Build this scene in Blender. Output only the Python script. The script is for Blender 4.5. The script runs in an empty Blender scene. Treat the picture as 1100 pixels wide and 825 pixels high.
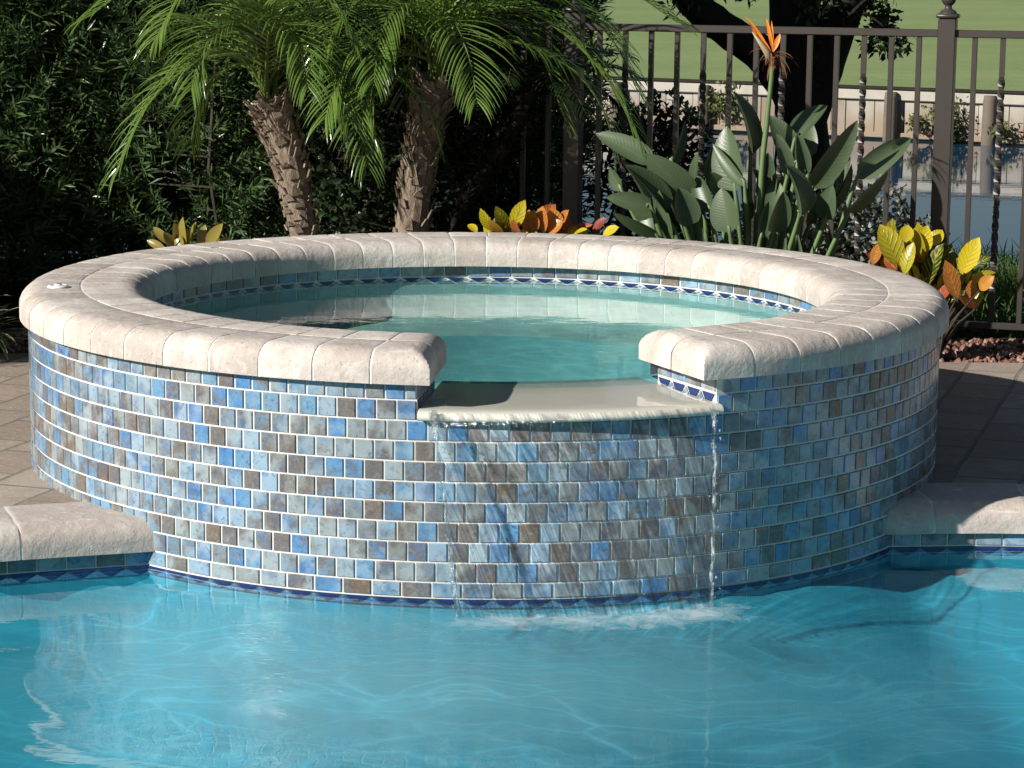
import bpy, bmesh, math, random
from math import sin, cos, pi, radians, sqrt, atan2, hypot
from mathutils import Vector, Matrix, noise
random.seed(7)
S = bpy.context.scene
COL = S.collection
V = Vector
WATER = -0.1295          # pool water level, deck is z = 0
SPA_W = 0.3855          # water level in the raised spa
R = 1.375              # tiled wall of the spa
RI = 1.07              # inner wall of the spa
OPA, OPB = radians(-6.5), radians(26.5)      # spillway opening, angle from the front
SUN = V((-0.83, -0.556, 0.53)).normalized()

# ------------------------------------------------------------------ camera
CAM = V((0.0844, -7.5286, 1.504)); PITCH = 0.17143; ROLL = 0.01016; FPX = 2659.0
cam_data = bpy.data.cameras.new('camera'); cam = bpy.data.objects.new('camera', cam_data); COL.objects.link(cam)
cam_data.sensor_width = 36.0; cam_data.lens = FPX / 1100 * 36
cam_data.clip_start = 0.1; cam_data.clip_end = 2000
CM = Matrix.Rotation(pi/2 - PITCH, 4, 'X') @ Matrix.Rotation(ROLL, 4, 'Z')
cam.matrix_world = Matrix.Translation(CAM) @ CM
S.camera = cam
M3 = CM.to_3x3()

def at(u, v, y):
    """world point of photograph pixel (u, v) on the upright plane at depth y"""
    d = M3 @ V(((u - 550) / FPX, -(v - 412.5) / FPX, -1))
    t = (y - CAM.y) / d.y
    return CAM + d * t

# ------------------------------------------------------------------ mesh helpers
class MB:
    def __init__(s): s.v = []; s.f = []; s.c = []; s.m = []
    def add(s, vs, fs, cs=(0.5, 0.5, 0.5), mi=0):
        n = len(s.v); s.v += [tuple(p) for p in vs]
        if isinstance(cs, tuple): s.c += [cs] * len(vs)
        else: s.c += cs
        s.f += [tuple(i + n for i in f) for f in fs]; s.m += [mi] * len(fs)
    def grid(s, P, cs=(0.5, 0.5, 0.5), wrap=False, mi=0):
        nr, nc = len(P), len(P[0]); vs = [p for r in P for p in r]; fs = []
        for i in range(nr - 1):
            for j in range(nc if wrap else nc - 1):
                k = (j + 1) % nc
                fs.append((i*nc + j, i*nc + k, (i+1)*nc + k, (i+1)*nc + j))
        if not isinstance(cs, tuple): cs = [c for r in cs for c in r]
        s.add(vs, fs, cs, mi)
    def tube(s, pts, rad, n=8, cs=(0.5, 0.5, 0.5), cap=True, mi=0):
        pts = [V(p) for p in pts]
        if not hasattr(rad, '__len__'): rad = [rad] * len(pts)
        P = []; u = None
        for i, p in enumerate(pts):
            t = (pts[min(i+1, len(pts)-1)] - pts[max(i-1, 0)]).normalized()
            if u is None: u = t.orthogonal().normalized()
            u = (u - t * u.dot(t)).normalized(); w = t.cross(u)
            P.append([p + (u * cos(2*pi*k/n) + w * sin(2*pi*k/n)) * rad[i] for k in range(n)])
        b = len(s.v); s.grid(P, cs, True, mi)
        if cap:
            s.f.append(tuple(b + k for k in range(n))[::-1]); s.m.append(mi)
            e = b + (len(pts)-1)*n; s.f.append(tuple(e + k for k in range(n))); s.m.append(mi)
    def box(s, c, size, ax=None, cs=(0.5, 0.5, 0.5), bev=0.0, mi=0):
        c = V(c); hx, hy, hz = [q / 2 for q in size]
        X, Y, Z = ax if ax else (V((1,0,0)), V((0,1,0)), V((0,0,1)))
        if bev <= 0:
            vs = [c + X*x*hx + Y*y*hy + Z*z*hz for z in (-1,1) for y in (-1,1) for x in (-1,1)]
            s.add(vs, [(0,2,3,1),(4,5,7,6),(0,1,5,4),(2,6,7,3),(0,4,6,2),(1,3,7,5)], cs, mi)
        else:
            P = []
            for (i, z) in ((1, -hz), (0, -hz + bev), (0, hz - bev), (1, hz)):
                a, b = hx - bev*i, hy - bev*i; e = bev * 0.7
                P.append([c + X*x + Y*y + Z*z for x, y in ((-a+e,-b),(a-e,-b),(a,-b+e),(a,b-e),(a-e,b),(-a+e,b),(-a,b-e),(-a,-b+e))])
            n0 = len(s.v); s.grid(P, cs, True, mi)
            s.f.append(tuple(n0 + k for k in range(8))[::-1]); s.f.append(tuple(n0 + 24 + k for k in range(8))); s.m += [mi, mi]
    def lathe(s, prof, c, n=24, cs=(0.5,0.5,0.5), mi=0):
        c = V(c)
        P = [[c + V((r*cos(2*pi*k/n), r*sin(2*pi*k/n), z)) for k in range(n)] for r, z in prof]
        s.grid(P, cs, True, mi)
    def build(s, name, mats, parent=None, smooth=False):
        me = bpy.data.meshes.new(name); me.from_pydata(s.v, [], s.f)
        a = me.attributes.new('tint', 'FLOAT_COLOR', 'POINT')
        a.data.foreach_set('color', [q for c in s.c for q in (c[0], c[1], c[2], 1.0)])
        if not isinstance(mats, (list, tuple)): mats = [mats]
        for m in mats: me.materials.append(m)
        if len(mats) > 1: me.polygons.foreach_set('material_index', s.m)
        if smooth: me.polygons.foreach_set('use_smooth', [True] * len(me.polygons))
        me.update()
        o = bpy.data.objects.new(name, me); COL.objects.link(o)
        if parent: o.parent = parent
        return o

def tag(o, label, cat, group=None, kind=None):
    if label: o['label'] = label
    if cat: o['category'] = cat
    if group: o['group'] = group
    if kind: o['kind'] = kind
    return o
def thing(name, label, cat, loc=(0,0,0), group=None):
    o = bpy.data.objects.new(name, None); COL.objects.link(o); o.location = loc; o.empty_display_size = 0.1
    return tag(o, label, cat, group)
def struct(o): o['kind'] = 'structure'; return o
def copy_tree(o, parent=None):
    c = o.copy(); COL.objects.link(c); c.parent = parent
    for ch in list(o.children): copy_tree(ch, c)
    return c
def reloc(o, loc):
    """move a thing's origin to loc, leaving its (world-built) parts where they are"""
    o.location = loc
    for ch in o.children: ch.matrix_parent_inverse = Matrix.Translation(V(loc)).inverted()

# ------------------------------------------------------------------ material helpers
class NT:
    def __init__(s, name):
        s.m = bpy.data.materials.new(name); s.m.use_nodes = True; s.t = s.m.node_tree; s.t.nodes.clear()
        s.out = s.n('ShaderNodeOutputMaterial')
    def n(s, typ, **kw):
        nd = s.t.nodes.new(typ)
        for k, v in kw.items():
            if k.startswith('i_'):
                key = k[2:]; key = int(key) if key.isdigit() else key.replace('_', ' ')
                s.set(nd.inputs[key], v)
            else: setattr(nd, k, v)
        return nd
    def set(s, inp, v):
        if isinstance(v, bpy.types.NodeSocket): s.t.links.new(v, inp)
        elif isinstance(v, bpy.types.Node): s.t.links.new(v.outputs[0], inp)
        else:
            if inp.type == 'RGBA' and hasattr(v, '__len__') and len(v) == 3: v = (*v, 1)
            inp.default_value = v
    def math(s, op, a, b=0.0, c=None):
        nd = s.n('ShaderNodeMath', operation=op); s.set(nd.inputs[0], a); s.set(nd.inputs[1], b)
        if c is not None: s.set(nd.inputs[2], c)
        return nd.outputs[0]
    def mix(s, f, a, b, blend='MIX'):
        nd = s.n('ShaderNodeMix', data_type='RGBA', blend_type=blend); s.set(nd.inputs[0], f); s.set(nd.inputs[6], a); s.set(nd.inputs[7], b)
        return nd.outputs[2]
    def ramp(s, f, stops, interp='LINEAR'):
        nd = s.n('ShaderNodeValToRGB'); cr = nd.color_ramp; cr.interpolation = interp
        while len(cr.elements) < len(stops): cr.elements.new(0.5)
        for e, (p, c) in zip(cr.elements, stops):
            e.position = p; e.color = (*c, 1) if hasattr(c, '__len__') else (c, c, c, 1)
        s.set(nd.inputs[0], f); return nd.outputs[0]
    def coord(s): return s.n('ShaderNodeTexCoord').outputs['Object']
    def mapping(s, vec, scale=(1,1,1), rot=(0,0,0), loc=(0,0,0)):
        nd = s.n('ShaderNodeMapping'); s.set(nd.inputs['Vector'], vec); nd.inputs['Scale'].default_value = scale; nd.inputs['Rotation'].default_value = rot; nd.inputs['Location'].default_value = loc
        return nd.outputs[0]
    def noise(s, vec, scale, detail=4, rough=0.55, dist=0.0):
        nd = s.n('ShaderNodeTexNoise'); s.set(nd.inputs['Vector'], vec); nd.inputs['Scale'].default_value = scale; nd.inputs['Detail'].default_value = detail
        nd.inputs['Roughness'].default_value = rough; nd.inputs['Distortion'].default_value = dist
        return nd.outputs['Fac']
    def tint(s):
        a = s.n('ShaderNodeAttribute', attribute_name='tint'); b = s.n('ShaderNodeSeparateColor'); s.set(b.inputs[0], a.outputs['Color'])
        return a.outputs['Color'], b.outputs[0], b.outputs[1], b.outputs[2]
    def vadd(s, a, b, scale=1.0):
        nd = s.n('ShaderNodeVectorMath', operation='MULTIPLY_ADD'); s.set(nd.inputs[0], b); nd.inputs[1].default_value = (scale,)*3; s.set(nd.inputs[2], a)
        return nd.outputs[0]
    def bump(s, h, strength=0.5, dist=0.01, normal=None):
        nd = s.n('ShaderNodeBump'); nd.inputs['Strength'].default_value = strength; nd.inputs['Distance'].default_value = dist; s.set(nd.inputs['Height'], h)
        if normal is not None: s.set(nd.inputs['Normal'], normal)
        return nd.outputs[0]
    def bsdf(s, color, rough=0.5, spec=0.5, normal=None, metal=0.0, **kw):
        nd = s.n('ShaderNodeBsdfPrincipled'); s.set(nd.inputs['Base Color'], color); s.set(nd.inputs['Roughness'], rough)
        s.set(nd.inputs['Specular IOR Level'], spec); s.set(nd.inputs['Metallic'], metal)
        if normal is not None: s.set(nd.inputs['Normal'], normal)
        for k, v in kw.items(): s.set(nd.inputs[k.replace('_', ' ')], v)
        return nd.outputs[0]
    def done(s, sh, disp=None):
        s.t.links.new(sh, s.out.inputs['Surface']); return s.m

def simple(name, color, rough=0.6, spec=0.4, var=0.25, scale=12, bump=0.0, metal=0.0):
    t = NT(name); co = t.coord(); nz = t.noise(co, scale, 5)
    c = t.mix(nz, tuple(q*(1-var) for q in color), tuple(min(1, q*(1+var)) for q in color))
    nrm = t.bump(t.noise(co, scale*6, 4), bump, 0.004) if bump else None
    return t.done(t.bsdf(c, rough, spec, nrm, metal))

def tile_mat():
    t = NT('glazed_mosaic_tile'); co = t.coord(); col, r, g, b = t.tint()
    base = t.ramp(r, [(0.0, (.055,.18,.42)), (.16, (.085,.26,.53)), (.30, (.15,.33,.50)), (.46, (.15,.26,.37)), (.60, (.22,.30,.35)),
                      (.72, (.23,.25,.24)), (.85, (.20,.17,.13)), (1.0, (.11,.085,.07))])
    vec = t.vadd(co, col, 37.0)
    r2 = t.math('FRACT', t.math('ADD', t.math('MULTIPLY', r, .6), t.math('MULTIPLY', b, .9)))
    base2 = t.ramp(r2, [(0.0, (.08,.24,.46)), (.35, (.17,.29,.38)), (.6, (.22,.32,.42)), (.8, (.19,.155,.115)), (1, (.09,.19,.36))])
    base = t.mix(t.ramp(t.noise(vec, 19, 5, .62, .8), [(.42, 0.0), (.62, .75)]), base, base2)
    n1 = t.noise(vec, 26, 6, .65, .6); n2 = t.noise(vec, 60, 5, .6, 1.0); n3 = t.noise(vec, 15, 3, .5, .4)
    brown = t.ramp(t.math('ADD', n1, t.math('MULTIPLY', g, .50)), [(.60, 0.0), (.84, .85)])
    c = t.mix(brown, base, (.17,.12,.075))
    pale = t.ramp(t.math('ADD', n3, t.math('MULTIPLY', b, .42)), [(.66, 0.0), (.92, .6)])
    c = t.mix(pale, c, (.42,.52,.55))
    dark = t.ramp(n2, [(.33, .55), (.46, 0.0)])
    c = t.mix(dark, c, (.05,.075,.11))
    n4 = t.noise(vec, 90, 4, .7, .5)
    c = t.mix(t.ramp(n4, [(.48, 0.0), (.78, .42)]), c, (.36,.43,.51)); c = t.mix(t.ramp(n3, [(.30, .45), (.45, 0.0)]), c, (.07,.12,.20))
    nrm = t.bump(t.noise(vec, 34, 3, .5), .13, .004)
    rough = t.ramp(n1, [(.3, .08), (.7, .30)])
    return t.done(t.bsdf(c, rough, .5, nrm))
def navy_mat():
    t = NT('navy_glazed_tile'); co = t.coord(); n = t.noise(co, 40, 4)
    return t.done(t.bsdf(t.mix(n, (.010,.022,.085), (.025,.055,.20)), .15, .5))
def coping_mat():
    t = NT('tumbled_stone_coping'); co = t.coord(); col, r, g, b = t.tint()
    base = t.ramp(r, [(0, (.50,.435,.385)), (.35, (.595,.53,.475)), (.65, (.665,.61,.55)), (1, (.74,.70,.645))])
    vec = t.vadd(co, col, 9.0)
    n1 = t.noise(vec, 9, 7, .65, .3); n2 = t.noise(vec, 34, 6, .65); n3 = t.noise(co, 3.0, 4, .6)
    c = t.mix(t.ramp(n1, [(.40, 0.0), (.64, .75)]), base, (.45,.375,.33))
    c = t.mix(t.ramp(n2, [(.52, 0.0), (.72, .5)]), c, (.78,.75,.70))
    # white lime streaks on the top
    st = t.noise(t.mapping(co, (5, 60, 8)), 1.0, 5, .6, .25)
    c = t.mix(t.ramp(st, [(.60, 0.0), (.68, .45)]), c, (.80,.78,.75))
    c = t.mix(t.ramp(n3, [(.4, 0.0), (.7, .35)]), c, (.47,.42,.38))
    pit = t.ramp(t.noise(vec, 95, 3, .6), [(.28, 1.0), (.36, 0.0)])
    c = t.mix(t.math('MULTIPLY', pit, .12), c, (.25,.21,.18))
    h = t.math('SUBTRACT', t.math('ADD', t.math('MULTIPLY', n1, .8), t.math('MULTIPLY', n2, .5)), t.math('MULTIPLY', pit, .2))
    return t.done(t.bsdf(c, .72, .3, t.bump(h, .9, .008)))
def paver_mat():
    t = NT('clay_paver'); co = t.coord()
    br = t.n('ShaderNodeTexBrick', offset=.5, squash=1.0)
    vec = t.mapping(t.vadd(co, t.n('ShaderNodeTexNoise', i_Scale=3.0, i_Vector=co).outputs['Color'], .025), (1,1,1), (0,0,radians(-73)), (.07,.045,0))
    t.set(br.inputs['Vector'], vec); t.set(br.inputs['Color1'], (0,0,0)); t.set(br.inputs['Color2'], (1,1,1)); t.set(br.inputs['Mortar'], (.5,.5,.5))
    for k, v in (('Scale', 1.0), ('Mortar Size', .0075), ('Mortar Smooth', .25), ('Bias', 0.0), ('Brick Width', .30), ('Row Height', .2)): br.inputs[k].default_value = v
    tone = t.ramp(br.outputs['Color'], [(0, (.30,.235,.185)), (.5, (.37,.30,.245)), (1, (.43,.37,.31))])
    n1 = t.noise(co, 7, 7, .65); n2 = t.noise(co, 42, 6, .65)
    c = t.mix(t.ramp(n1, [(.35, 0.0), (.7, .65)]), tone, (.27,.21,.17))
    c = t.mix(t.ramp(n2, [(.5, 0.0), (.75, .55)]), c, (.50,.44,.37))
    c = t.mix(br.outputs['Fac'], c, t.mix(n1, (.10,.085,.07), (.36,.32,.27)))
    h = t.math('ADD', t.math('MULTIPLY', t.math('SUBTRACT', 1.0, br.outputs['Fac']), 1.0), t.math('ADD', t.math('MULTIPLY', n1, .9), t.math('MULTIPLY', n2, .35)))
    return t.done(t.bsdf(c, .8, .25, t.bump(h, .7, .010)))
def leaf_mat(name, c0, c1, rough=.35, trans=.25, spec=.5, vein=None, veinamt=0.0, tcol=None):
    """tint = (along, across, random)"""
    t = NT(name); co = t.coord(); col, al, ac, rnd = t.tint()
    c = t.mix(rnd, c0, c1)
    n = t.noise(co, 18, 3); c = t.mix(t.math('MULTIPLY', n, .5), c, tuple(q*.55 for q in c0))
    nrm = None
    if vein:
        d = t.math('ABSOLUTE', t.math('SUBTRACT', ac, .5))
        mid = t.ramp(d, [(.02, 1.0), (.06, 0.0)])
        w = t.math('FRACT', t.math('ADD', t.math('MULTIPLY', al, 17.0), t.math('MULTIPLY', d, -5.0)))
        sv = t.ramp(t.math('ABSOLUTE', t.math('SUBTRACT', w, .5)), [(.05, 1.0), (.20, 0.0)])
        m = t.math('MULTIPLY', t.math('MAXIMUM', mid, t.math('MULTIPLY', sv, .55)), veinamt)
        c = t.mix(m, c, vein); nrm = t.bump(sv, .12, .003)
    p = t.bsdf(c, rough, spec, nrm)
    tr = t.n('ShaderNodeBsdfTranslucent'); t.set(tr.inputs['Color'], t.mix(.5, c, tcol) if tcol else c)
    mx = t.n('ShaderNodeMixShader'); mx.inputs[0].default_value = trans; t.set(mx.inputs[1], p); t.set(mx.inputs[2], tr.outputs[0])
    return t.done(mx.outputs[0])
def croton_mat():
    t = NT('croton_leaf'); co = t.coord(); col, al, ac, hue = t.tint()
    fill = t.ramp(hue, [(0, (.02,.045,.012)), (.22, (.05,.09,.015)), (.38, (.45,.38,.02)), (.62, (.70,.55,.02)), (.72, (.62,.26,.04)), (.88, (.40,.085,.03)), (1, (.22,.03,.03))])
    vein = t.ramp(hue, [(0, (.45,.38,.03)), (.30, (.60,.48,.04)), (.45, (.10,.17,.02)), (.62, (.55,.44,.05)), (.75, (.70,.45,.10)), (1, (.5,.15,.05))])
    d = t.math('ABSOLUTE', t.math('SUBTRACT', ac, .5))
    mid = t.ramp(d, [(.03, 1.0), (.07, 0.0)])
    w = t.math('FRACT', t.math('ADD', t.math('MULTIPLY', al, 7.0), t.math('MULTIPLY', d, -4.0)))
    sv = t.ramp(t.math('ABSOLUTE', t.math('SUBTRACT', w, .5)), [(.08, 1.0), (.2, 0.0)])
    n = t.noise(co, 45, 4, .6)
    m = t.math('MULTIPLY', t.math('MAXIMUM', mid, sv), t.ramp(n, [(.4, .15), (.6, .95)]))
    c = t.mix(m, fill, vein)
    p = t.bsdf(c, .3, .5, t.bump(sv, .4, .004)); tr = t.n('ShaderNodeBsdfTranslucent'); t.set(tr.inputs['Color'], c)
    mx = t.n('ShaderNodeMixShader'); mx.inputs[0].default_value = .3; t.set(mx.inputs[1], p); t.set(mx.inputs[2], tr.outputs[0])
    return t.done(mx.outputs[0])
def water_mat(name, tint, bumps, pattern=None, rough=0.0, foot=None):
    """thin clear water: Fresnel reflection over tinted transmission"""
    t = NT(name); co = t.coord(); nrm = None
    if foot:
        dv = t.n('ShaderNodeVectorMath', operation='DISTANCE'); t.set(dv.inputs[0], co); dv.inputs[1].default_value = foot
        msk = t.ramp(dv.outputs['Value'], [(.25, 1.0), (.9, .03)])
    for (scale, strength, dist, mp, rot) in bumps:
        h = t.noise(t.mapping(co, mp, (0, 0, rot)), scale, 3, .5, .4)
        if foot and scale > 20: h = t.math('MULTIPLY', h, msk)
        nrm = t.bump(h, strength, dist, nrm)
    geo = t.n('ShaderNodeNewGeometry'); dt = t.n('ShaderNodeVectorMath', operation='DOT_PRODUCT')
    t.set(dt.inputs[0], geo.outputs['Incoming']); t.set(dt.inputs[1], nrm if nrm is not None else geo.outputs['Normal'])
    fres = t.math('ADD', .02, t.math('MULTIPLY', .98, t.math('POWER', t.math('SUBTRACT', 1.0, t.math('MINIMUM', 1.0, t.math('ABSOLUTE', dt.outputs['Value']))), 4.4)))
    gl = t.n('ShaderNodeBsdfGlossy'); gl.inputs['Roughness'].default_value = rough
    if nrm is not None: t.set(gl.inputs['Normal'], nrm)
    tr = t.n('ShaderNodeBsdfTransparent'); c = tint
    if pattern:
        # caustic light lines painted into the transmission tint as a cell pattern
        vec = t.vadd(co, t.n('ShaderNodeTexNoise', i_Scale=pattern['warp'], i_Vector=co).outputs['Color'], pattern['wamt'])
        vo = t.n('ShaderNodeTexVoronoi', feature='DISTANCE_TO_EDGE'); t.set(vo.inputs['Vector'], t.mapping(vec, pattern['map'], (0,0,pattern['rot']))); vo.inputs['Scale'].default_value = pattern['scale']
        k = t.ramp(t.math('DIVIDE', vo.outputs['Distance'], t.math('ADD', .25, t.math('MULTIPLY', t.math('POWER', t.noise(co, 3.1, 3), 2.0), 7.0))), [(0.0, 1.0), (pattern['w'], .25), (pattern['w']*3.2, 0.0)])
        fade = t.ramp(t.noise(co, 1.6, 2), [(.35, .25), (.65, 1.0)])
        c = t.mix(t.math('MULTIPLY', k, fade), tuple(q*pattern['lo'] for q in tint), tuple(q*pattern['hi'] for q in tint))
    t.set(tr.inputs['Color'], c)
    mx = t.n('ShaderNodeMixShader'); t.set(mx.inputs[0], fres); t.set(mx.inputs[1], tr.outputs[0]); t.set(mx.inputs[2], gl.outputs[0])
    return t.done(mx.outputs[0])
def sheet_mat():
    """falling film: clear, ribbed lengthwise; bright and dark light streaks painted into its transmission colour"""
    t = NT('falling_water_film'); co = t.coord(); col, a, h, rnd = t.tint()
    cx = t.n('ShaderNodeCombineXYZ'); t.set(cx.inputs[0], t.math('SUBTRACT', a, t.math('MULTIPLY', h, .22))); t.set(cx.inputs[1], h)
    v = t.mapping(cx.outputs[0], (78, 2.4, 1)); v2 = t.mapping(cx.outputs[0], (24, 1.2, 1))
    n = t.noise(v, 1.0, 4, .6, .5); n2 = t.noise(v2, 1.0, 3, .5, .4)
    k = t.ramp(t.math('ADD', t.math('MULTIPLY', n, .65), t.math('MULTIPLY', n2, .35)), [(.35, .52), (.44, .82), (.52, 1.0), (.60, 1.45)])
    tr = t.n('ShaderNodeBsdfTransparent'); t.set(tr.inputs['Color'], k)
    gl = t.n('ShaderNodeBsdfGlossy'); gl.inputs['Roughness'].default_value = .08; t.set(gl.inputs['Normal'], t.bump(n, .6, .01))
    mx = t.n('ShaderNodeMixShader'); mx.inputs[0].default_value = .06; t.set(mx.inputs[1], tr.outputs[0]); t.set(mx.inputs[2], gl.outputs[0])
    # strips thin towards the foot
    return t.done(mx.outputs[0])
def foam_mat(name, lo, hi, amt, scale=14):
    t = NT(name); co = t.coord(); col, a, b, c = t.tint()
    n = t.noise(co, scale, 7, .72, .8)
    f = t.math('MULTIPLY', t.ramp(t.math('ADD', n, t.math('MULTIPLY', t.math('SUBTRACT', a, .5), .5)), [(lo, 0.0), (hi, amt)]), t.ramp(a, [(0, 0.0), (.3, 1.0)]))
    tr = t.n('ShaderNodeBsdfTransparent'); d = t.bsdf((.82,.88,.90), .5, .5)
    mx = t.n('ShaderNodeMixShader'); t.set(mx.inputs[0], f); t.set(mx.inputs[1], tr.outputs[0]); t.set(mx.inputs[2], d)
    return t.done(mx.outputs[0])
def haze_mat():
    t = NT('aerated_water'); co = t.coord(); col, a, b, c = t.tint()
    n = t.noise(co, 2.6, 4, .6, .6)
    f = t.math('MULTIPLY', t.ramp(t.math('ADD', t.math('MULTIPLY', n, .5), t.math('MULTIPLY', a, .75)), [(.30, 0.0), (.95, .52)]), t.ramp(a, [(0, 0.0), (.22, 1.0)]))
    tr = t.n('ShaderNodeBsdfTransparent'); d = t.bsdf((.42,.66,.70), .6, .0)
    mx = t.n('ShaderNodeMixShader'); t.set(mx.inputs[0], f); t.set(mx.inputs[1], tr.outputs[0]); t.set(mx.inputs[2], d)
    return t.done(mx.outputs[0])
def stream_mat():
    t = NT('bubbly_stream_water'); co = t.coord()
    n = t.noise(t.mapping(co, (1,1,.45)), 70, 4, .65)
    tr = t.n('ShaderNodeBsdfTransparent'); tr.inputs['Color'].default_value = (.92,.95,.96,1)
    gl = t.n('ShaderNodeBsdfGlossy'); gl.inputs['Roughness'].default_value = .04; t.set(gl.inputs['Normal'], t.bump(n, 1.0, .02))
    d = t.bsdf((.85,.9,.93), .3, .5)
    m1 = t.n('ShaderNodeMixShader'); m1.inputs[0].default_value = .22; t.set(m1.inputs[1], tr.outputs[0]); t.set(m1.inputs[2], gl.outputs[0])
    m2 = t.n('ShaderNodeMixShader'); t.set(m2.inputs[0], t.ramp(n, [(.49, 0.0), (.68, .5)])); t.set(m2.inputs[1], m1.outputs[0]); t.set(m2.inputs[2], d)
    return t.done(m2.outputs[0])
def bark_mat(name, c0, c1, scale=20, st=(1,1,.25)):
    t = NT(name); co = t.coord(); n = t.noise(t.mapping(co, st), scale, 6, .65, .4); n2 = t.noise(co, scale*.3, 3); col, a, b, c = t.tint()
    cc = t.mix(t.ramp(n, [(.3, 0.0), (.7, 1.0)]), c0, c1); cc = t.mix(t.math('MULTIPLY', c, .5), cc, tuple(q*1.5 for q in c1))
    return t.done(t.bsdf(cc, .85, .2, t.bump(n, .8, .02)))
def grass_ground_mat(name, c0, c1, c2, s=1.0):
    t = NT(name); co = t.coord(); n1 = t.noise(co, .35*s, 5, .6); n2 = t.noise(co, 9*s, 5, .7); n3 = t.noise(t.mapping(co, (.25, 2.2, 1)), .5*s, 4, .6)
    c = t.mix(t.ramp(n1, [(.35, 0.0), (.65, 1.0)]), c0, c1); c = t.mix(t.ramp(n3, [(.42, 0.0), (.68, .6)]), c, c2)
    c = t.mix(t.math('MULTIPLY', n2, .5), c, tuple(q*.6 for q in c0))
    return t.done(t.bsdf(c, .9, .1, t.bump(n2, .5, .05)))

M = dict(
    tile=tile_mat(), navy=navy_mat(), coping=coping_mat(), paver=paver_mat(), croton=croton_mat(),
    navy_dark=simple('dark_blue_glaze', (.05,.075,.11), .3, .5, .35, 20), grout=simple('white_grout', (.76,.73,.68), .85, .2, .14, 30),
    mortar=simple('lime_mortar', (.74,.71,.66), .9, .15, .12, 40),
    pile=simple('grey_weathered_pile', (.16,.135,.11), .9, .15, .35, 6, .4), weir=simple('smooth_limestone', (.74,.69,.60), .5, .5, .07, 6),
    bench=simple('depth_lightened_plaster', (.50,.62,.60), .8, .2, .08, 6), spa_plaster=simple('teal_plaster', (.22,.43,.45), .8, .2, .12, 5),  # bench paler than basin: weaker light loss in shallow water put into its colour
    pool_plaster=simple('blue_plaster', (.065,.39,.50), .8, .2, .06, 2),
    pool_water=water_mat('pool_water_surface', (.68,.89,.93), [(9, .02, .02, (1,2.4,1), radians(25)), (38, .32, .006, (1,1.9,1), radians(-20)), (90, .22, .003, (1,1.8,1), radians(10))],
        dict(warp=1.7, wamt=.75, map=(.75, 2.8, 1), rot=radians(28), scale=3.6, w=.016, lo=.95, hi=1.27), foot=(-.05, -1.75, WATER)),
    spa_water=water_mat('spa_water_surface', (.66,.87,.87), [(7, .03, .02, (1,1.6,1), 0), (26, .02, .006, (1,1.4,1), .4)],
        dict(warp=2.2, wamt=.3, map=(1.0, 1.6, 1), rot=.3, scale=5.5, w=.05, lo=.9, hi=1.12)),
    thin=water_mat('thin_water_over_lip', (.95,.97,.97), [(40, .05, .004, (1,1,1), 0)]), film=sheet_mat(), foam=foam_mat('froth', .50, .82, .50), haze=haze_mat(), stream=stream_mat(),
    hedge=leaf_mat('podocarpus_leaf', (.042,.082,.028), (.12,.20,.07), .26, .12, .5),
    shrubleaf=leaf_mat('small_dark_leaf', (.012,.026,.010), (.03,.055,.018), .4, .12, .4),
    stem=bark_mat('hedge_stem_bark', (.03,.024,.017), (.06,.05,.04), 30),
    frond=leaf_mat('palm_leaflet', (.09,.18,.028), (.19,.30,.06), .2, .25, .9),
    frond_stalk=simple('palm_stalk', (.10,.14,.03), .4, .4, .2, 20),
    palm_bark=bark_mat('palm_trunk_fibre', (.10,.07,.05), (.34,.27,.20), 40, (1,1,.5)),
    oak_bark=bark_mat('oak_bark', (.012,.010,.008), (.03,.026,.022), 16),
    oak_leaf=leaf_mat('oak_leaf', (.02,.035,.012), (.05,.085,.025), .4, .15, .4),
    bop=leaf_mat('paddle_leaf', (.060,.098,.046), (.130,.180,.095), .38, .16, .5, (.13,.19,.09), .30),
    bop_stem=simple('paddle_leaf_stalk', (.13,.20,.08), .45, .4, .2, 14),
    petal=simple('orange_sepal', (.75,.22,.02), .45, .4, .2, 30), husk=simple('withered_bract', (.16,.07,.035), .8, .2, .4, 40), beak=simple('green_pink_beak', (.35,.28,.16), .45, .4, .4, 18),
    brom=leaf_mat('golden_strap_leaf', (.30,.24,.045), (.42,.34,.09), .3, .25, .5),
    vari=leaf_mat('striped_leaf', (.05,.10,.03), (.08,.15,.05), .35, .15, .5, (.55,.56,.36), 0.0),
    pale=leaf_mat('pale_speckled_leaf', (.10,.13,.085), (.45,.47,.40), .4, .1, .5),
    metal=simple('bronze_powder_coat', (.050,.042,.037), .38, .5, .12, 30),
    soil=simple('dark_mulch_soil', (.045,.030,.022), .95, .1, .5, 25, .8),
    stone=None, grassblade=leaf_mat('grass_blade', (.055,.11,.02), (.13,.20,.05), .45, .25, .3),
    bank=grass_ground_mat('bank_grass', (.05,.085,.022), (.075,.12,.03), (.09,.10,.04)),
    fairway=grass_ground_mat('fairway_grass', (.215,.30,.12), (.26,.34,.145), (.33,.36,.18), .25),
    cap=simple('weathered_cap_board', (.43,.40,.345), .85, .2, .25, 4), wire=simple('white_plastic', (.80,.80,.78), .35, .5, .05, 30), slot=simple('dark_plastic', (.10,.10,.10), .4, .4, .1, 30),
)
def stone_mat():
    t = NT('red_lava_stone'); co = t.coord(); col, r, g, b = t.tint()
    c = t.ramp(r, [(0, (.10,.05,.04)), (.3, (.26,.12,.09)), (.6, (.38,.20,.15)), (.85, (.48,.32,.25)), (1, (.62,.54,.47))])
    n = t.noise(co, 60, 5); return t.done(t.bsdf(t.mix(t.math('MULTIPLY', n, .6), c, (.09,.05,.04)), .9, .15, t.bump(n, .6, .01)))
M['stone'] = stone_mat()
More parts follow.
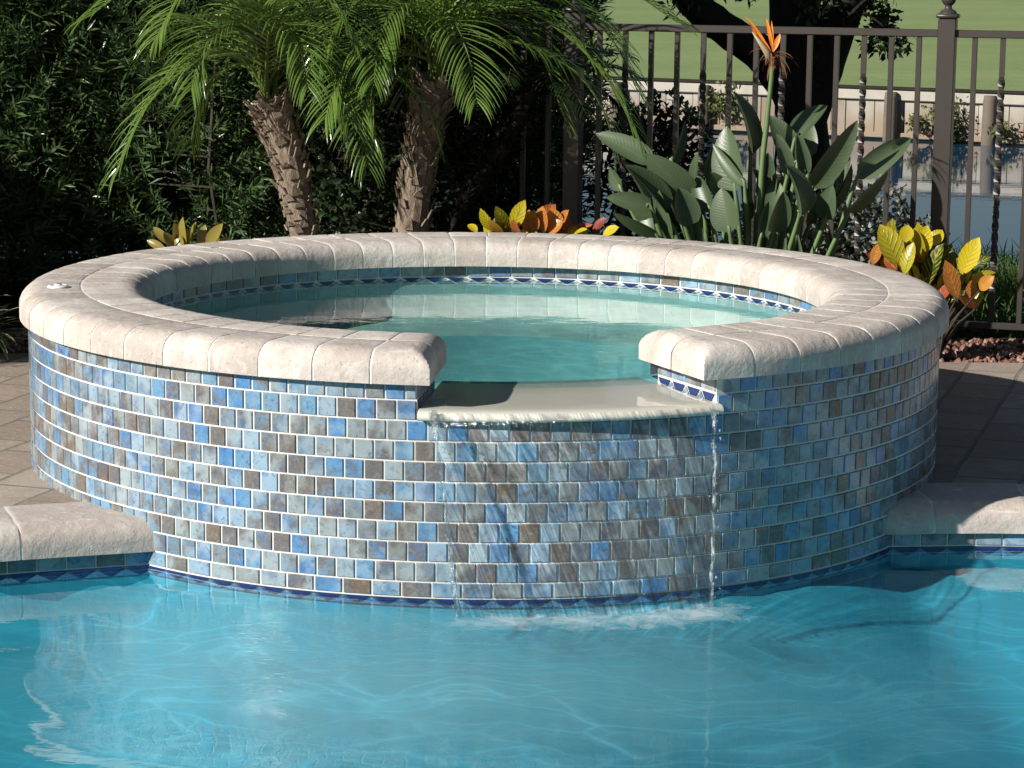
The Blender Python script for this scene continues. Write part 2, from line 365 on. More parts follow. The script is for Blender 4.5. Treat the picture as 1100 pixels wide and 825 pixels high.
def plank_mat():
    t = NT('weathered_seawall_board'); co = t.coord(); col, r, g, b = t.tint()
    c = t.ramp(r, [(0, (.23,.20,.165)), (.5, (.33,.30,.255)), (1, (.46,.435,.39))])
    n = t.noise(t.mapping(co, (1,1,.35)), 3.0, 5, .65); n2 = t.noise(co, 1.1, 4)
    c = t.mix(t.ramp(n, [(.4, 0.0), (.7, .6)]), c, (.27,.21,.15)); c = t.mix(t.ramp(n2, [(.42, 0.0), (.62, .6)]), c, (.50,.48,.43))
    z = t.n('ShaderNodeSeparateXYZ'); t.set(z.inputs[0], co)
    c = t.mix(t.ramp(t.math('ADD', t.math('ADD', z.outputs[2], .46), t.math('MULTIPLY', n2, .30)), [(0.0, .7), (.26, 0.0)]), c, (.28,.205,.14))
    return t.done(t.bsdf(c, .9, .15, t.bump(n, .5, .02)))
M['plank'] = plank_mat()
def canal_mat():
    t = NT('canal_water_surface'); co = t.coord()
    nrm = t.bump(t.noise(t.mapping(co, (.7, 3.2, 1)), 1.6, 4, .55, .5), .014, .05)
    return t.done(t.bsdf((.014,.055,.11), .02, .5, nrm, **{'IOR': 1.33}))
M['canal'] = canal_mat()

# ------------------------------------------------------------------ the spa
def cyl(r, th, z): return V((r*sin(th), -r*cos(th), z))
def in_open(th, m=0.0): return OPA - m < th < OPB + m

spa = thing('raised_spa', 'round raised spa clad in blue and brown mosaic tile with pale stone coping', 'spa')
# wall: grout-coloured core, cut by the spillway opening
w = MB(); NSEG = 180
angs = sorted([OPA + (OPB - OPA) * i / 20 for i in range(21)] + [OPB + (2*pi - (OPB - OPA)) * i / (NSEG-20) for i in range(1, NSEG-20)] + [OPA + 2*pi])
for a, b in zip(angs, angs[1:]):
    op = in_open((a + b) / 2)
    zt = .343 if op else .437
    w.grid([[cyl(R, a, z), cyl(R, b, z)] for z in (-.148, 0, zt)])
    w.grid([[cyl(R - .001, a, z), cyl(R - .001, b, z)] for z in (-1.35, -.5, -.148)], mi=1)
    w.grid([[cyl(RI, a, z), cyl(RI, b, z)] for z in (zt, .369)])
    w.add([cyl(R, a, zt), cyl(R, b, zt), cyl(RI, b, zt), cyl(RI, a, zt)], [(0,1,2,3)])
for th in (OPA, OPB):
    w.add([cyl(RI, th, .30), cyl(R, th, .30), cyl(R, th, .437), cyl(RI, th, .437)], [(0,1,2,3)])
w.build('wall', [M['grout'], M['pool_plaster']], spa)

def tile_face(mb, P, up, out, cs, h=.004, bev=.0022, tilt=.0004):
    """P: four corners, anticlockwise seen from out"""
    c = sum(P, V()) / 4
    tl = [random.uniform(-tilt, tilt) for _ in range(4)]
    base = [p + out*.0004 for p in P]
    top = [p + (c - p).normalized() * bev * 1.3 + out * (h + q) for p, q in zip(P, tl)]
    mb.add(base + top, [(4,5,6,7)] + [(i, (i+1) % 4, 4 + (i+1) % 4, 4 + i) for i in range(4)], cs)
def rndtint(pale=0.0):
    r = random.random()
    r = r * .44 if random.random() < .70 else .42 + random.random()*.58
    return (r, random.random()**1.3, random.random())
def col_tile(mb, r, a, b, z0, z1, cs, inward=False, g=.0021):
    da = g / r
    a, b, z0, z1 = a + da, b - da, z0 + g, z1 - g
    m = (a + b) / 2; out = V((sin(m), -cos(m), 0))
    if inward: P = [cyl(r, b, z0), cyl(r, a, z0), cyl(r, a, z1), cyl(r, b, z1)]; out = -out
    else: P = [cyl(r, a, z0), cyl(r, b, z0), cyl(r, b, z1), cyl(r, a, z1)]
    tile_face(mb, P, None, out, cs)
PT = .0525; NT_ = 165; DA = 2*pi/NT_
def line(k): return .393 - (k - 1) * PT
tl = MB(); nv = MB(); nv2 = MB(); nve = [MB(), MB()]
for row in range(1, 11):
    z0 = line(row); z1 = min(line(row - 1), .4365) if row > 1 else .4365
    off = (row % 2) * .5 + random.uniform(-.13, .13)
    for i in range(NT_):
        a = (i + off) * DA + random.uniform(-.03, .03) * DA * 0; b = a + DA
        if a > pi: a -= 2*pi; b -= 2*pi
        pieces = [(a, b)]
        if row <= 2:
            if a < OPA < b: pieces = [(a, OPA)]
            elif a < OPB < b: pieces = [(OPB, b)]
            elif in_open((a + b)/2): continue
        for (p, q) in pieces:
            if q - p > .012: col_tile(tl, R, p, q, z0, z1, rndtint())
NTR = 111; DT = 2*pi/NTR
def band(mb, nb, r, n, z0, z1, inward, skip=None):
    """triangle border: navy points down between pale points up"""
    d = 2*pi/n; g = .0028
    for i in range(n):
        a, b = i*d - pi, (i+1)*d - pi; m = (a + b)/2
        if skip and skip(a, b): continue
        sg = -1 if inward else 1; ga = g / r
        def tri(q, lst, cs):
            P = [cyl(r + sg*.003, x, z) for x, z in lst]
            q.add(P if not inward else P[::-1], [(0,1,2)], cs)
        tri(nb, [(m, z0 + g*2), (b - ga*2, z1 - g), (a + ga*2, z1 - g)], rndtint())
        tri(mb, [(m + ga*1.6, z0 + g), (b + d/2 - ga*1.6, z0 + g), (b, z1 - g*2.2)], (random.uniform(.3,.65), .1, random.random()) if inward else (random.uniform(.0,.3), .1, .1))
for i in range(NTR):
    a = i*DT - pi; col_tile(tl, R, a, a + DT, -.12, -.0795, rndtint())
band(tl, nv, R, NTR, -.146, -.12, False)
# the inside: a course of long tiles over the triangle border
NIN = 86; DI = 2*pi/NIN
def clipo(a, b):
    return in_open((a + b)/2)
for i in range(NIN):
    a = i*DI - pi
    if not clipo(a, a + DI): col_tile(tl, RI, a, a + DI, .396, .436, rndtint(), True)
band(tl, nv2, RI, NIN, .371, .396, True, clipo)
# the two cut ends of the wall
for th, sgn in ((OPA, 1), (OPB, -1)):
    out = V((cos(th), sin(th), 0)) * sgn
    n = 4; rr = [RI + (R - RI) * i / n for i in range(n + 1)]
    for i in range(n):
        p, q = rr[i] + .002, rr[i+1] - .002
        if sgn > 0: P = [cyl(q, th, .398), cyl(p, th, .398), cyl(p, th, .4345), cyl(q, th, .4345)]
        else: P = [cyl(p, th, .398), cyl(q, th, .398), cyl(q, th, .4345), cyl(p, th, .4345)]
        tile_face(tl, P, None, out, rndtint())
        m = (p + q) / 2
        nve[0 if sgn > 0 else 1].add([cyl(m, th, .352) + out*.003, cyl(q - .004, th, .392) + out*.003, cyl(p + .004, th, .392) + out*.003], [(0,1,2)], rndtint())
        if i < n - 1:
            e = rr[i+1]
            tl.add([cyl(e - .033, th, .352) + out*.003, cyl(e + .033, th, .352) + out*.003, cyl(e, th, .390) + out*.003], [(0,1,2)], (random.uniform(.45,.65), .1, random.random()))
tl.build('tile_cladding', M['tile'], spa)
bk = MB()
bk.grid([[cyl(R + .0015, -pi + 2*pi*k/200, z) for k in range(201)] for z in (-.147, -.1225)]); bk.build('border_backing', M['navy_dark'], spa)
for q in (nv, nv2, *nve): q.build('triangle_border', M['navy'], spa)

# coping: outer and inner bull-nosed stones on mortar
CZ, CFACE, CTOP = .436, .036, .086
def nose(d, rr=.062):
    if d <= 0: return CFACE
    return CTOP if d >= rr else CFACE + (CTOP - CFACE) * sqrt(max(0, 1 - (1 - d/rr)**2))
CA, CB = radians(24.2), radians(360 - 5.0)
R_IN, R_MID, R_OUT = 1.035, 1.222, 1.403
def coping_ring(mb, r0, r1, inner, count):
    d = (CB - CA) / count
    for i in range(count):
        a, b = CA + d*i, CA + d*(i+1)
        cs = (random.random(), random.random(), random.random())
        j0 = (random.uniform(-.0008,.0008), random.uniform(-.0008,.0012))
        nr = [0, .0015, .006, .014, .025, .040, .062, .085]
        if inner: rs = [r0 + q for q in nr] + [r0 + .12, r1 - .006, r1 - .0030]
        else: rs = [r0 + .0030, r0 + .006, r1 - .12] + [r1 - q for q in reversed(nr)]
        L = (b - a) * (r0 + r1) / 2
        ts = [0.0033, .006, .013] + [L * k / 6 for k in range(1, 6)] + [L - .013, L - .006, L - .0033]
        ends = [.0005, .003, .008, .016, .028, .045, .062]
        if i == 0: ts = sorted(set(ends + ts[3:]))
        if i == count - 1: ts = sorted(set(ts[:-3] + [L - q for q in ends]))
        P = []
        top = []
        for t in ts:
            th = a + t / ((r0 + r1)/2); row = []
            de = 1e9
            if i == 0: de = t
            if i == count - 1: de = min(de, L - t)
            edge = min(t if i else 1e9, (L - t) if i < count - 1 else 1e9)
            for r in rs:
                dr = (r - r0) if inner else (r1 - r)
                z = min(nose(dr), nose(de))
                mid = (r1 - r) if inner else (r - r0)
                z -= .0016 * max(0, 1 - (min(edge, mid) - .0033) / .006)
                nz = noise.noise(V((r*22, th*22, i*3.7))) * .0008 + noise.noise(V((r*60, th*60, i))) * .0005
                row.append(cyl(r + j0[0] + nz*.6, th, CZ + z + nz + j0[1]*.3))
            top.append(row)
        nrs, nts = len(rs), len(ts)
        # skirts
        low = lambda p: V((p.x, p.y, CZ))
        G = [[low(row[0])] + row + [low(row[-1])] for row in top]
        G = [[low(p) for p in G[0]]] + G + [[low(p) for p in G[-1]]]
        mb.grid(G if True else top, cs)
cp = MB()
coping_ring(cp, R_MID, R_OUT, False, 53)
coping_ring(cp, R_IN, R_MID, True, 55)
cpo = cp.build('coping', M['coping'], spa, True); cpo.data.set_sharp_from_angle(angle=radians(38))
mo = MB(); dd_ = [0, .003, .010, .02, .032, .046, .062]
pr = [(R_IN + .0018, CZ - .001)] + [(R_IN + .0018 + d, CZ + nose(d + .0005) - .0025) for d in dd_] + [(R_OUT - .0018 - d, CZ + nose(d + .0005) - .0025) for d in dd_[::-1]] + [(R_OUT - .0018, CZ - .001)]
NA = 170
mo.grid([[cyl(r, CA + .05/1.2 + (CB - CA - .1/1.2) * i / NA, z) for r, z in pr + pr[:1]] for i in range(NA + 1)])
mo.build('mortar', M['mortar'], spa)
# underside of the coping
ub = MB()
ub.grid([[cyl(r, CA + .003 + (CB - CA - .006) * i / NA, CZ + .001) for r in (R_IN + .003, R_OUT - .003)] for i in range(NA + 1)])
ub.build('coping_bed', M['mortar'], spa)

# spillway lip
wr = MB(); N = 40; a0, a1 = OPA + .004, OPB + .001
prof = [(.945, .352), (.945, .3655), (.95, .371), (1.15, .371), (1.385, .3705), (1.400, .368), (1.407, .362), (1.409, .356), (1.408, .349), (1.404, .3455), (1.376, .3455), (.98, .345)]
rowz = []
for i in range(N + 1):
    th = a0 + (a1 - a0) * i / N
    rowz.append([cyl(r + (noise.noise(V((th*40, 0, z*50))) * .0012 if r > 1.39 else 0), th, z) for r, z in prof + prof[:1]])
wr.grid(rowz); 
wo = wr.build('spillway_lip', M['weir'], spa, True)
# basin: wall, bench, floor
bs = MB(); NB = 96
bnch = MB(); bnch.grid([[cyl(r, 2*pi*k/NB, z) for k in range(NB)] for r, z in ((RI - .0005, .369), (RI - .001, .345), (RI, .26), (RI - .02, .245), (.80, .238), (.775, .232))], wrap=True); bnch.build('bench', M['bench'], spa, True)
prof = [(.775, .232), (.765, .215), (.745, .05), (.68, .01), (0.001, .0)]
bs.grid([[cyl(r, 2*pi*k/NB, z) for k in range(NB)] for r, z in prof], wrap=True)
bs.build('basin', M['spa_plaster'], spa, True)
# air-valve cap on the left of the coping
c0 = V((-1.262, -.26, CZ + CTOP))
vc = thing('valve_cap', 'small round white plastic cap lying on the coping at the left of the spa', 'cap', c0)
m = MB(); m.lathe([(.0001, .000), (.031, .000), (.032, .003), (.029, .0065), (.022, .008), (.020, .0055), (.0001, .0055)], c0, 28); m.build('rim', M['wire'], vc, True)
m = MB(); m.lathe([(.0001, .011), (.010, .011), (.012, .009), (.012, .0055)], c0, 16); m.build('knob', M['wire'], vc, True)
m = MB(); m.box(c0 + V((.003, -.004, .012)), (.013, .005, .002)); m.build('slot', M['slot'], vc)
reloc(vc, c0)

# water in the spa, running out over the lip
sw = MB(); rows = []
rad = [0.001, .12, .25, .4, .55, .7, .82, .92, .97, 1.0, 1.03, 1.05, 1.0685]
TH = [OPA + (OPB - OPA)*i/24 for i in range(25)] + [OPB + (2*pi - OPB + OPA)*i/120 for i in range(1, 120)]
def ripple(x, y, z0, k):
    q = V((x, y, 0))
    return z0 + k * (noise.noise(V((x*3.2, y*5, 1.3))) + .5 * noise.noise(V((x*8, y*12, 4.1))) + .25*noise.noise(V((x*20, y*26, 9))))
for r in rad: rows.append([V((r*sin(t), -r*cos(t), ripple(r*sin(t), -r*cos(t), SPA_W, .0006))) for t in TH])
sw.grid(rows, wrap=True)
tt = [OPA + .003 + (OPB - OPA - .006)*i/24 for i in range(25)]
sw.grid([[cyl(r, t, z + .0004*noise.noise(V((r*30, t*30, 0)))) for t in tt] for r, z in ((1.0685, SPA_W), (1.2, .380), (1.33, .3765), (1.385, .375), (1.402, .373), (1.411, .367))], mi=1)
struct(sw.build('spa_water', [M['spa_water'], M['thin']], None, True))

# water falling over the lip
wf = thing('waterfall', 'thin clear sheet of water spilling over the lip of the spa into the pool', 'waterfall', cyl(1.42, radians(10), WATER))
fm = MB(); NX, NZ = 70, 26; G = []; Cc = []
def fall_pt(s, h):
    """s across 0..1, h drop 0..1 -> point on the sheet"""
    z = .368 - h * (.368 - WATER)
    aa = radians(-4.6) + (radians(2.9)) * h**.8; bb = radians(25.0) - radians(2.0) * h**.8
    th = aa + (bb - aa) * s
    r = 1.412 + .115 * h**.55
    return th, r, z
for j in range(NZ + 1):
    h = j / NZ; row = []; rc = []
    for i in range(NX + 1):
        s = i / NX; th, r, z = fall_pt(s, h)
        r += .004 * noise.noise(V((s*24, h*2.2, 3))) * (.3 + h)
        row.append(cyl(r, th, z)); rc.append((s, h, .5))
    G.append(row); Cc.append(rc)
fm.grid(G, Cc); fm.build('water_sheet', M['film'], wf, True)
for s0 in (0.0, 1.0):
    st = MB(); pts = []; rr = []
    for j in range(60):
        h = j / 59; th, r, z = fall_pt(s0, h)
        wob = .003 * noise.noise(V((h*9, s0*7, 2)))
        pts.append(cyl(r + wob*.5, th + wob, z))
        rr.append((.0034 if s0 < .5 else .0024) + .0046 * abs(noise.noise(V((h*16, s0*5, 8)))) + .009 * max(0, .14 - h)/.14 * (1 if s0 < .5 else .5) + .003*h)
    st.tube(pts, rr, 8)
    for k in range(90):
        h = random.random(); th, r, z = fall_pt(s0, h); c = cyl(r + random.uniform(-.008,.012), th + random.gauss(0, .006), z)
        q = random.uniform(.0012, .0032); st.lathe([(.0002, -q*1.5), (q*.8, -q*.6), (q, 0), (q*.7, q*.8), (.0002, q*1.2)], c, 6)
    st.build('stream', M['stream'], wf, True)
reloc(wf, cyl(1.42, radians(10), WATER))

# ------------------------------------------------------------------ pool
def catmull(P, n):
    out = []
    for i in range(len(P) - 1):
        p0, p1, p2, p3 = P[max(i-1,0)], P[i], P[i+1], P[min(i+2,len(P)-1)]
        for k in range(n):
            t = k / n
            out.append(tuple(.5*((2*b) + (-a + c)*t + (2*a - 5*b + 4*c - d)*t*t + (-a + 3*b - 3*c + d)*t**3) for a, b, c, d in zip(p0, p1, p2, p3)))
    out.append(P[-1]); return out
EDGE = [(-.80,-1.018), (-.89,-1.05), (-1.26,-1.175), (-1.7,-1.37), (-2.2,-1.68), (-2.65,-2.15), (-2.95,-2.9), (-3.0,-3.9), (-2.6,-5.0), (-1.4,-5.7), (0,-5.85), (1.6,-5.7), (2.9,-5.0),
        (3.5,-3.9), (3.45,-2.7), (3.1,-1.7), (2.6,-1.12), (2.05,-.82), (1.53,-.735), (1.18,-.756), (1.08,-.765)]
PE = catmull(EDGE, 10)
acc = [0.0]
for a, b in zip(PE, PE[1:]): acc.append(acc[-1] + hypot(b[0]-a[0], b[1]-a[1]))
def edge_at(s):
    s = min(max(s, 0), acc[-1] - 1e-6)
    lo = 0
    hi = len(acc) - 1
    while hi - lo > 1:
        m = (lo + hi)//2
        if acc[m] <= s: lo = m
        else: hi = m
    f = (s - acc[lo]) / (acc[lo+1] - acc[lo]); a, b = PE[lo], PE[lo+1]
    t = V((b[0]-a[0], b[1]-a[1], 0)).normalized()
    return V((a[0] + (b[0]-a[0])*f, a[1] + (b[1]-a[1])*f, 0)), t, V((t.y, -t.x, 0))   # point, tangent, landward? (fixed below)
# the loop runs anticlockwise seen from above starting left: land is on its right
def land(s):
    p, t, n = edge_at(s); return p, t, n
p, t, nn = edge_at(.5)
LS = 1 if (nn.y > 0) else -1
pool = []
pw = MB(); ptile = MB(); pnav = MB()
LEN = acc[-1]; nT = int(LEN / .078)
for i in range(nT):
    s0, s1 = LEN*i/nT, LEN*(i+1)/nT
    a, ta, na = edge_at(s0); b, tb, nb = edge_at(s1); na *= LS; nb *= LS
    out = -(na + nb).normalized()
    pw.add([V((a.x,a.y,-1.3)), V((b.x,b.y,-1.3)), V((b.x,b.y,-.147)), V((a.x,a.y,-.147))], [(0,1,2,3)], mi=0)
    pw.add([V((a.x,a.y,-.147)), V((b.x,b.y,-.147)), V((b.x,b.y,-.079)), V((a.x,a.y,-.079))], [(0,1,2,3)], mi=1)
    pw.add([V((a.x,a.y,-.1465)) + out*.0012, V((b.x,b.y,-.1465)) + out*.0012, V((b.x,b.y,-.1215)) + out*.0012, V((a.x,a.y,-.1215)) + out*.0012], [(0,1,2,3)], mi=2)
    e = (b - a).normalized() * .002; up = V((0,0,1))
    P = [a + e + up*-.118, b - e + up*-.118, b - e + up*-.081, a + e + up*-.081]
    if (P[1]-P[0]).cross(P[3]-P[0]).dot(out) < 0: P = [P[1], P[0], P[3], P[2]]
    tile_face(ptile, P, None, out, rndtint())
    m_ = (a + b)/2; o3 = out*.003
    pnav.add([m_ + up*-.1455 + o3, b - e*2 + up*-.1225 + o3, a + e*2 + up*-.1225 + o3], [(0,1,2)])
    c2, _, _ = edge_at(s1 + (s1 - s0)/2); 
    ptile.add([m_ + e*2 + up*-.146 + o3, c2 - e*2 + up*-.146 + o3, b + up*-.127 + o3], [(0,1,2)], (random.uniform(.0,.3), .1, .1))
struct(pw.build('pool_wall', [M['pool_plaster'], M['grout'], M['navy_dark']]))
o = ptile.build('pool_tile_course', M['tile']); struct(o)
o = pnav.build('pool_triangle_border', M['navy']); struct(o)
fl = MB()       # dished floor, rising to the tile course all round
def floor_z(x, y):
    d = min((x - p[0])**2 + (y - p[1])**2 for p in PE[::3])**.5
    d = min(d, max(0, hypot(x, y) - R))
    return -.148 - .85*(1 - math.exp(-d/.95))
fx = [-3.5 + .085*i for i in range(89)]; fy = [-6.3 + .085*i for i in range(70)]
fz = [[V((x, y, floor_z(x, y))) for x in fx] for y in fy]
fl.add([p for r in fz for p in r], [(i*89 + j, i*89 + j + 1, (i+1)*89 + j + 1, (i+1)*89 + j) for i in range(69) for j in range(88) if hypot(fx[j] + .04, fy[i] + .04) > R - .07])
struct(fl.build('pool_floor', M['pool_plaster'], None, True))

# deck coping stones round the pool
dc = MB(); dm = MB()
def deck_coping(s0, s1, cs, first, last):
    W = .285; ts = [.0032, .007, .014] + [(s1 - s0)*k/7 for k in range(1,7)] + [s1-s0-.014, s1-s0-.007, s1-s0-.0032]
    ds = [0, .0015, .006, .014, .026, .042, .062, .09, .13, .19, W-.012, W-.006, W-.001]
    G = []
    for t in ts:
        p, tg, n = edge_at(s0 + t); n = n*LS; row = []
        ed = min(t, s1 - s0 - t)
        for d in ds:
            h = .030 + .056 * sqrt(max(0, 1 - (1 - min(d,.062)/.062)**2))
            h -= .0016 * max(0, 1 - (min(ed, W - d) - .003)/.006)
            q = p + n*(d - .024); nz = noise.noise(V((q.x*20, q.y*20, 1)))*.0018 + noise.noise(V((q.x*55, q.y*55, 5)))*.0008
            row.append(V((q.x, q.y, -.080 + h + nz)))
        low = lambda v: V((v.x, v.y, -.080))
        G.append([low(row[0])] + row + [low(row[-1])])
    low2 = lambda v: V((v.x, v.y, -.080))
    G = [[low2(v) for v in G[0]]] + G + [[low2(v) for v in G[-1]]]
    dc.grid(G, cs)
pl, nseg = .305, None
# first joint on the left falls where the photograph shows it
s = 0.0; cuts = [0.0, .435]
while cuts[-1] + pl < LEN - .19: cuts.append(cuts[-1] + pl)
cuts.append(LEN - .19); cuts.append(LEN)
for a, b in zip(cuts, cuts[1:]): deck_coping(a, b, (random.random(), random.random(), random.random()), False, False)
o = dc.build('pool_coping', M['coping'], None, True); o.data.set_sharp_from_angle(angle=radians(38)); struct(o)
NM = 260
G = []
for i in range(NM + 1):
    p, tg, n = edge_at(LEN*i/NM); n = n*LS
    G.append([V(((p + n*(d - .024)).x, (p + n*(d - .024)).y, z)) for d, z in ((.0015,-.079), (.0015,-.0515), (.006,-.0365), (.014,-.0235), (.026,-.0095), (.042,.0015), (.062,.0045), (.279,.0045), (.283,-.079))])
dm.grid(G); struct(dm.build('pool_coping_mortar', M['mortar']))

# pool water: real ripples, a finer mesh where it is seen close
def wave(x, y):
    # rings spreading from the foot of the spill plus a slow cross swell
    z = 0.0
    for (cx, cy, amp, wl, ph) in ((-.05,-1.52,.00035,.105,.3), (.55,-1.45,.0003,.085,1.2), (.25,-1.5,.0007,.21,2.0)):
        r = hypot(x - cx, y - cy); z += amp * sin(2*pi*r/wl + ph + 1.6*noise.noise(V((x*2.2, y*2.2, cx)))) * (1/(1 + 1.1*r))
    z += .0065 * noise.noise(V((x*1.5 + y*.7, y*3.1 - x*.9, .5)))
    z += .0009 * noise.noise(V((x*4.2 + y*1.6, y*7.0 - x*2.2, 2.5)))
    z += .00012 * noise.noise(V((x*11, y*17, 5.5)))
    calm = .30 + .70 * min(1, max(0, (.75 - x)/.9))          # quieter in the lee on the right
    return z * calm
pwm = MB(); xs = [-3.2 + .05*i for i in range(26)] + [-1.9 + .0135*i for i in range(282)] + [1.91 + .05*i for i in range(36)]
ys = [-6.2 + .12*i for i in range(27)] + [-2.96 + .011*i for i in range(230)]
pwm.grid([[V((x, y, WATER + wave(x, y))) for x in xs] for y in ys])
struct(pwm.build('pool_water', M['pool_water'], None, True))
# froth where the sheet lands
fo = MB(); G = []; Cc = []
for j in range(34):
    v = j/33; row = []; rc = []
    for i in range(90):
        u = i/89; th = radians(-6 + 36*u); r = 1.405 + .44*v
        q = cyl(r, th, 0); row.append(V((q.x, q.y, WATER + wave(q.x, q.y) + .0025)))
        e = min(u, 1 - u)*5; k = max(0, 1 - abs(v - .38)*2.2) * min(1, e)
        rc.append((k, u, v))
    G.append(row); Cc.append(rc)
fo.grid(G, Cc); foo = fo.build('foam', M['foam'], wf, True)
foo.matrix_parent_inverse = Matrix.Translation(wf.location).inverted()

hz = MB(); G = []; Cc = []
for j in range(15):
    v = j/14; row = []; rc = []
    for i in range(48):
        a = 2*pi*i/48; q = V((.02 + 1.35*v*cos(a), -2.05 + .95*v*sin(a), WATER - .022)); row.append(q); rc.append(((1 - v)**.8 * min(1, max(0, (hypot(q.x, q.y) - R - .02)/.1)), v, 0))
    G.append(row); Cc.append(rc)
hz.grid(G, Cc, True); hzo = hz.build('bubble_haze', M['haze'], wf, True); hzo.matrix_parent_inverse = Matrix.Translation(wf.location).inverted()

# ------------------------------------------------------------------ deck and ground
def filled(loops, z, name, mat):
    bm = bmesh.new(); edges = []
    for lp in loops:
        vs = [bm.verts.new((x, y, z)) for x, y in lp]
        for i in range(len(vs)): edges.append(bm.edges.new((vs[i], vs[(i+1) % len(vs)])))
    bmesh.ops.triangle_fill(bm, use_beauty=True, use_dissolve=False, edges=edges, normal=(0,0,1))
    for f in bm.faces:
        if f.normal.z < 0: f.normal_flip()
    me = bpy.data.meshes.new(name); bm.to_mesh(me); bm.free(); me.materials.append(mat)
    o = bpy.data.objects.new(name, me); COL.objects.link(o); return o
hole = []
for i in range(0, 121):
    p, tg, n = edge_at(LEN*i/120); q = p + n*LS*.255; hole.append((q.x, q.y))
hole += [(.9,-.3), (.5,.1), (-.3,.1), (-.72,-.45)]
deck = filled([[(-9,-14), (9,-14), (9,1.76), (-9,1.72)], hole], 0.0, 'paved_deck', M['paver']); struct(deck)
def heights(y, x):
    # garden, flat bank, slope down to the canal
    if y < 4.9: return -.03
    if y < 8.5: return -.03 - .95*((y - 4.9)/3.6)**1.2
    return -.98 - .25*min(1, (y - 8.5)/4)
gr = MB(); gx = [-60,-30,-15,-9,-6,-4,-2,-1,0,1,2,3,4,6,9,15,30,60]; gy = [1.70,2.3,2.9,3.6,4.3,4.9,5.3,5.8,6.4,7.2,8.0,8.5,10,13]
G = [[V((x, y, heights(y, x) + (.02*noise.noise(V((x,y,0))) if y > 2 else 0))) for x in gx] for y in gy]
gr.grid(G[:4], mi=0); gr.grid(G[3:], mi=1)
struct(gr.build('garden_ground', [M['soil'], M['bank']], None, True))
SA, SB = V((-22, 39.6, 0)), V((30, 10.8, 0))                     # line of the sea wall
SD = (SB - SA).normalized(); SN = V((-SD.y, SD.x, 0))
if SN.y < 0: SN = -SN
CW = -.80
cw = MB(); e1, e2 = SA - SD*80, SB + SD*40
cw.add([V((-110, 6.8, CW)), V((75, 6.8, CW)), V((e2.x, e2.y, CW)) + SN*.1, V((e1.x, e1.y, CW)) + SN*.1], [(0,1,2,3)])
struct(cw.build('canal_water', M['canal']))
TOPW = -.15
lw = MB(); rows = []
for d in (.12, 2, 6, 12, 25, 50, 90, 160, 300, 600):
    rows.append([SA + SD*(-300 + 660*k/44) + SN*d + V((0, 0, TOPW - .01 + .010*d + .10*noise.noise(V((k*.8, d*.08, 3)))*min(1, d/8))) for k in range(45)])
lw.grid(rows); struct(lw.build('fairway', M['fairway'], None, True))

# sea wall
sea = thing('seawall', 'weathered timber bulkhead wall along the far bank of the canal', 'seawall', SA)
pk = MB(); Ls = (SB - SA).length; n = int(Ls/.20)
for i in range(n):
    a = SA + SD*(i + .5)*.20; jz = random.uniform(-.01,.01)
    pk.box(a + V((0,0,(CW - .3 + TOPW)/2)) + SN*random.uniform(-.006,.006), (.188, .05, TOPW - CW + .3), (SD, SN, V((0,0,1))), (random.random(),)*3)
sb = pk.build('board', M['plank'], sea)
cpb = MB(); cpb.box((SA + SB)/2 - SN*.05 + V((0,0,TOPW - .075)), (Ls, .06, .13), (SD, SN, V((0,0,1))), bev=.01); cpb.build('cap_rail', M['cap'], sea)
cpb = MB(); cpb.box((SA + SB)/2 + SN*.03 + V((0,0,TOPW + .012)), (Ls, .26, .03), (SD, SN, V((0,0,1))), bev=.006); cpb.build('top_edge', M['oak_bark'], sea)
wl_ = MB(); wl_.box((SA + SB)/2 - SN*.05 + V((0,0,CW + .06)), (Ls, .07, .07), (SD, SN, V((0,0,1))), bev=.008); wl_.build('waler', M['plank'], sea)
for i in range(int(Ls/1.32)):
    c = SA + SD*(i*1.32 + .5) - SN*.14
    b = MB(); b.tube([c + V((0,0,z)) for z in (CW - .4, CW, TOPW - .1, TOPW - .03)], [.095,.092,.085,.075], 12, (.3,.5,.2))
    b.build('pile', M['pile'], sea, True)
reloc(sea, SA)

# ------------------------------------------------------------------ foliage helpers
def strip_leaf(mb, base, d, up, L, W, bend, n=5, fold=.25, prof='paddle', hue=.5, fade=0.0):
    """leaf along d, blade facing up, tip bending away from up; tint=(along, across, hue)"""
    d = d.normalized(); side = d.cross(up).normalized(); up = side.cross(d).normalized()
    p = V(base); vs = []; cs = []
    for i in range(n + 1):
        s = i / n
        if prof == 'paddle': w = W/2 * (sin(pi*min(1, (s*.97 + .03))**.72))**.62 if 0 < s < 1 else W*.02
        elif prof == 'oval': w = W/2 * sin(pi*(s*.94 + .04))**.8 if s < 1 else W*.01
        elif prof == 'strap': w = W/2 * (1 if s < .55 else max(.03, 1 - ((s - .55)/.45)**2.0)) * (.75 + .25*min(1, s*4))
        else: w = W/2 * max(.02, sin(pi*(.12 + .88*s)))
        f = fold * w
        vs += [p - side*w + up*f, p.copy(), p + side*w + up*f]
        cs += [(s, 0.0, hue), (s, .5, hue), (s, 1.0, hue)]
        q = Matrix.Rotation(-bend/n, 3, side); d = q @ d; up = q @ up
        p = p + d * (L/n)
    fs = []
    for i in range(n):
        b = i*3; fs += [(b, b+1, b+4, b+3), (b+1, b+2, b+5, b+4)]
    mb.add(vs, fs, cs)
    return p
def rv(): 
    while True:
        v = V((random.uniform(-1,1), random.uniform(-1,1), random.uniform(-1,1)))
        if .05 < v.length < 1: return v.normalized()
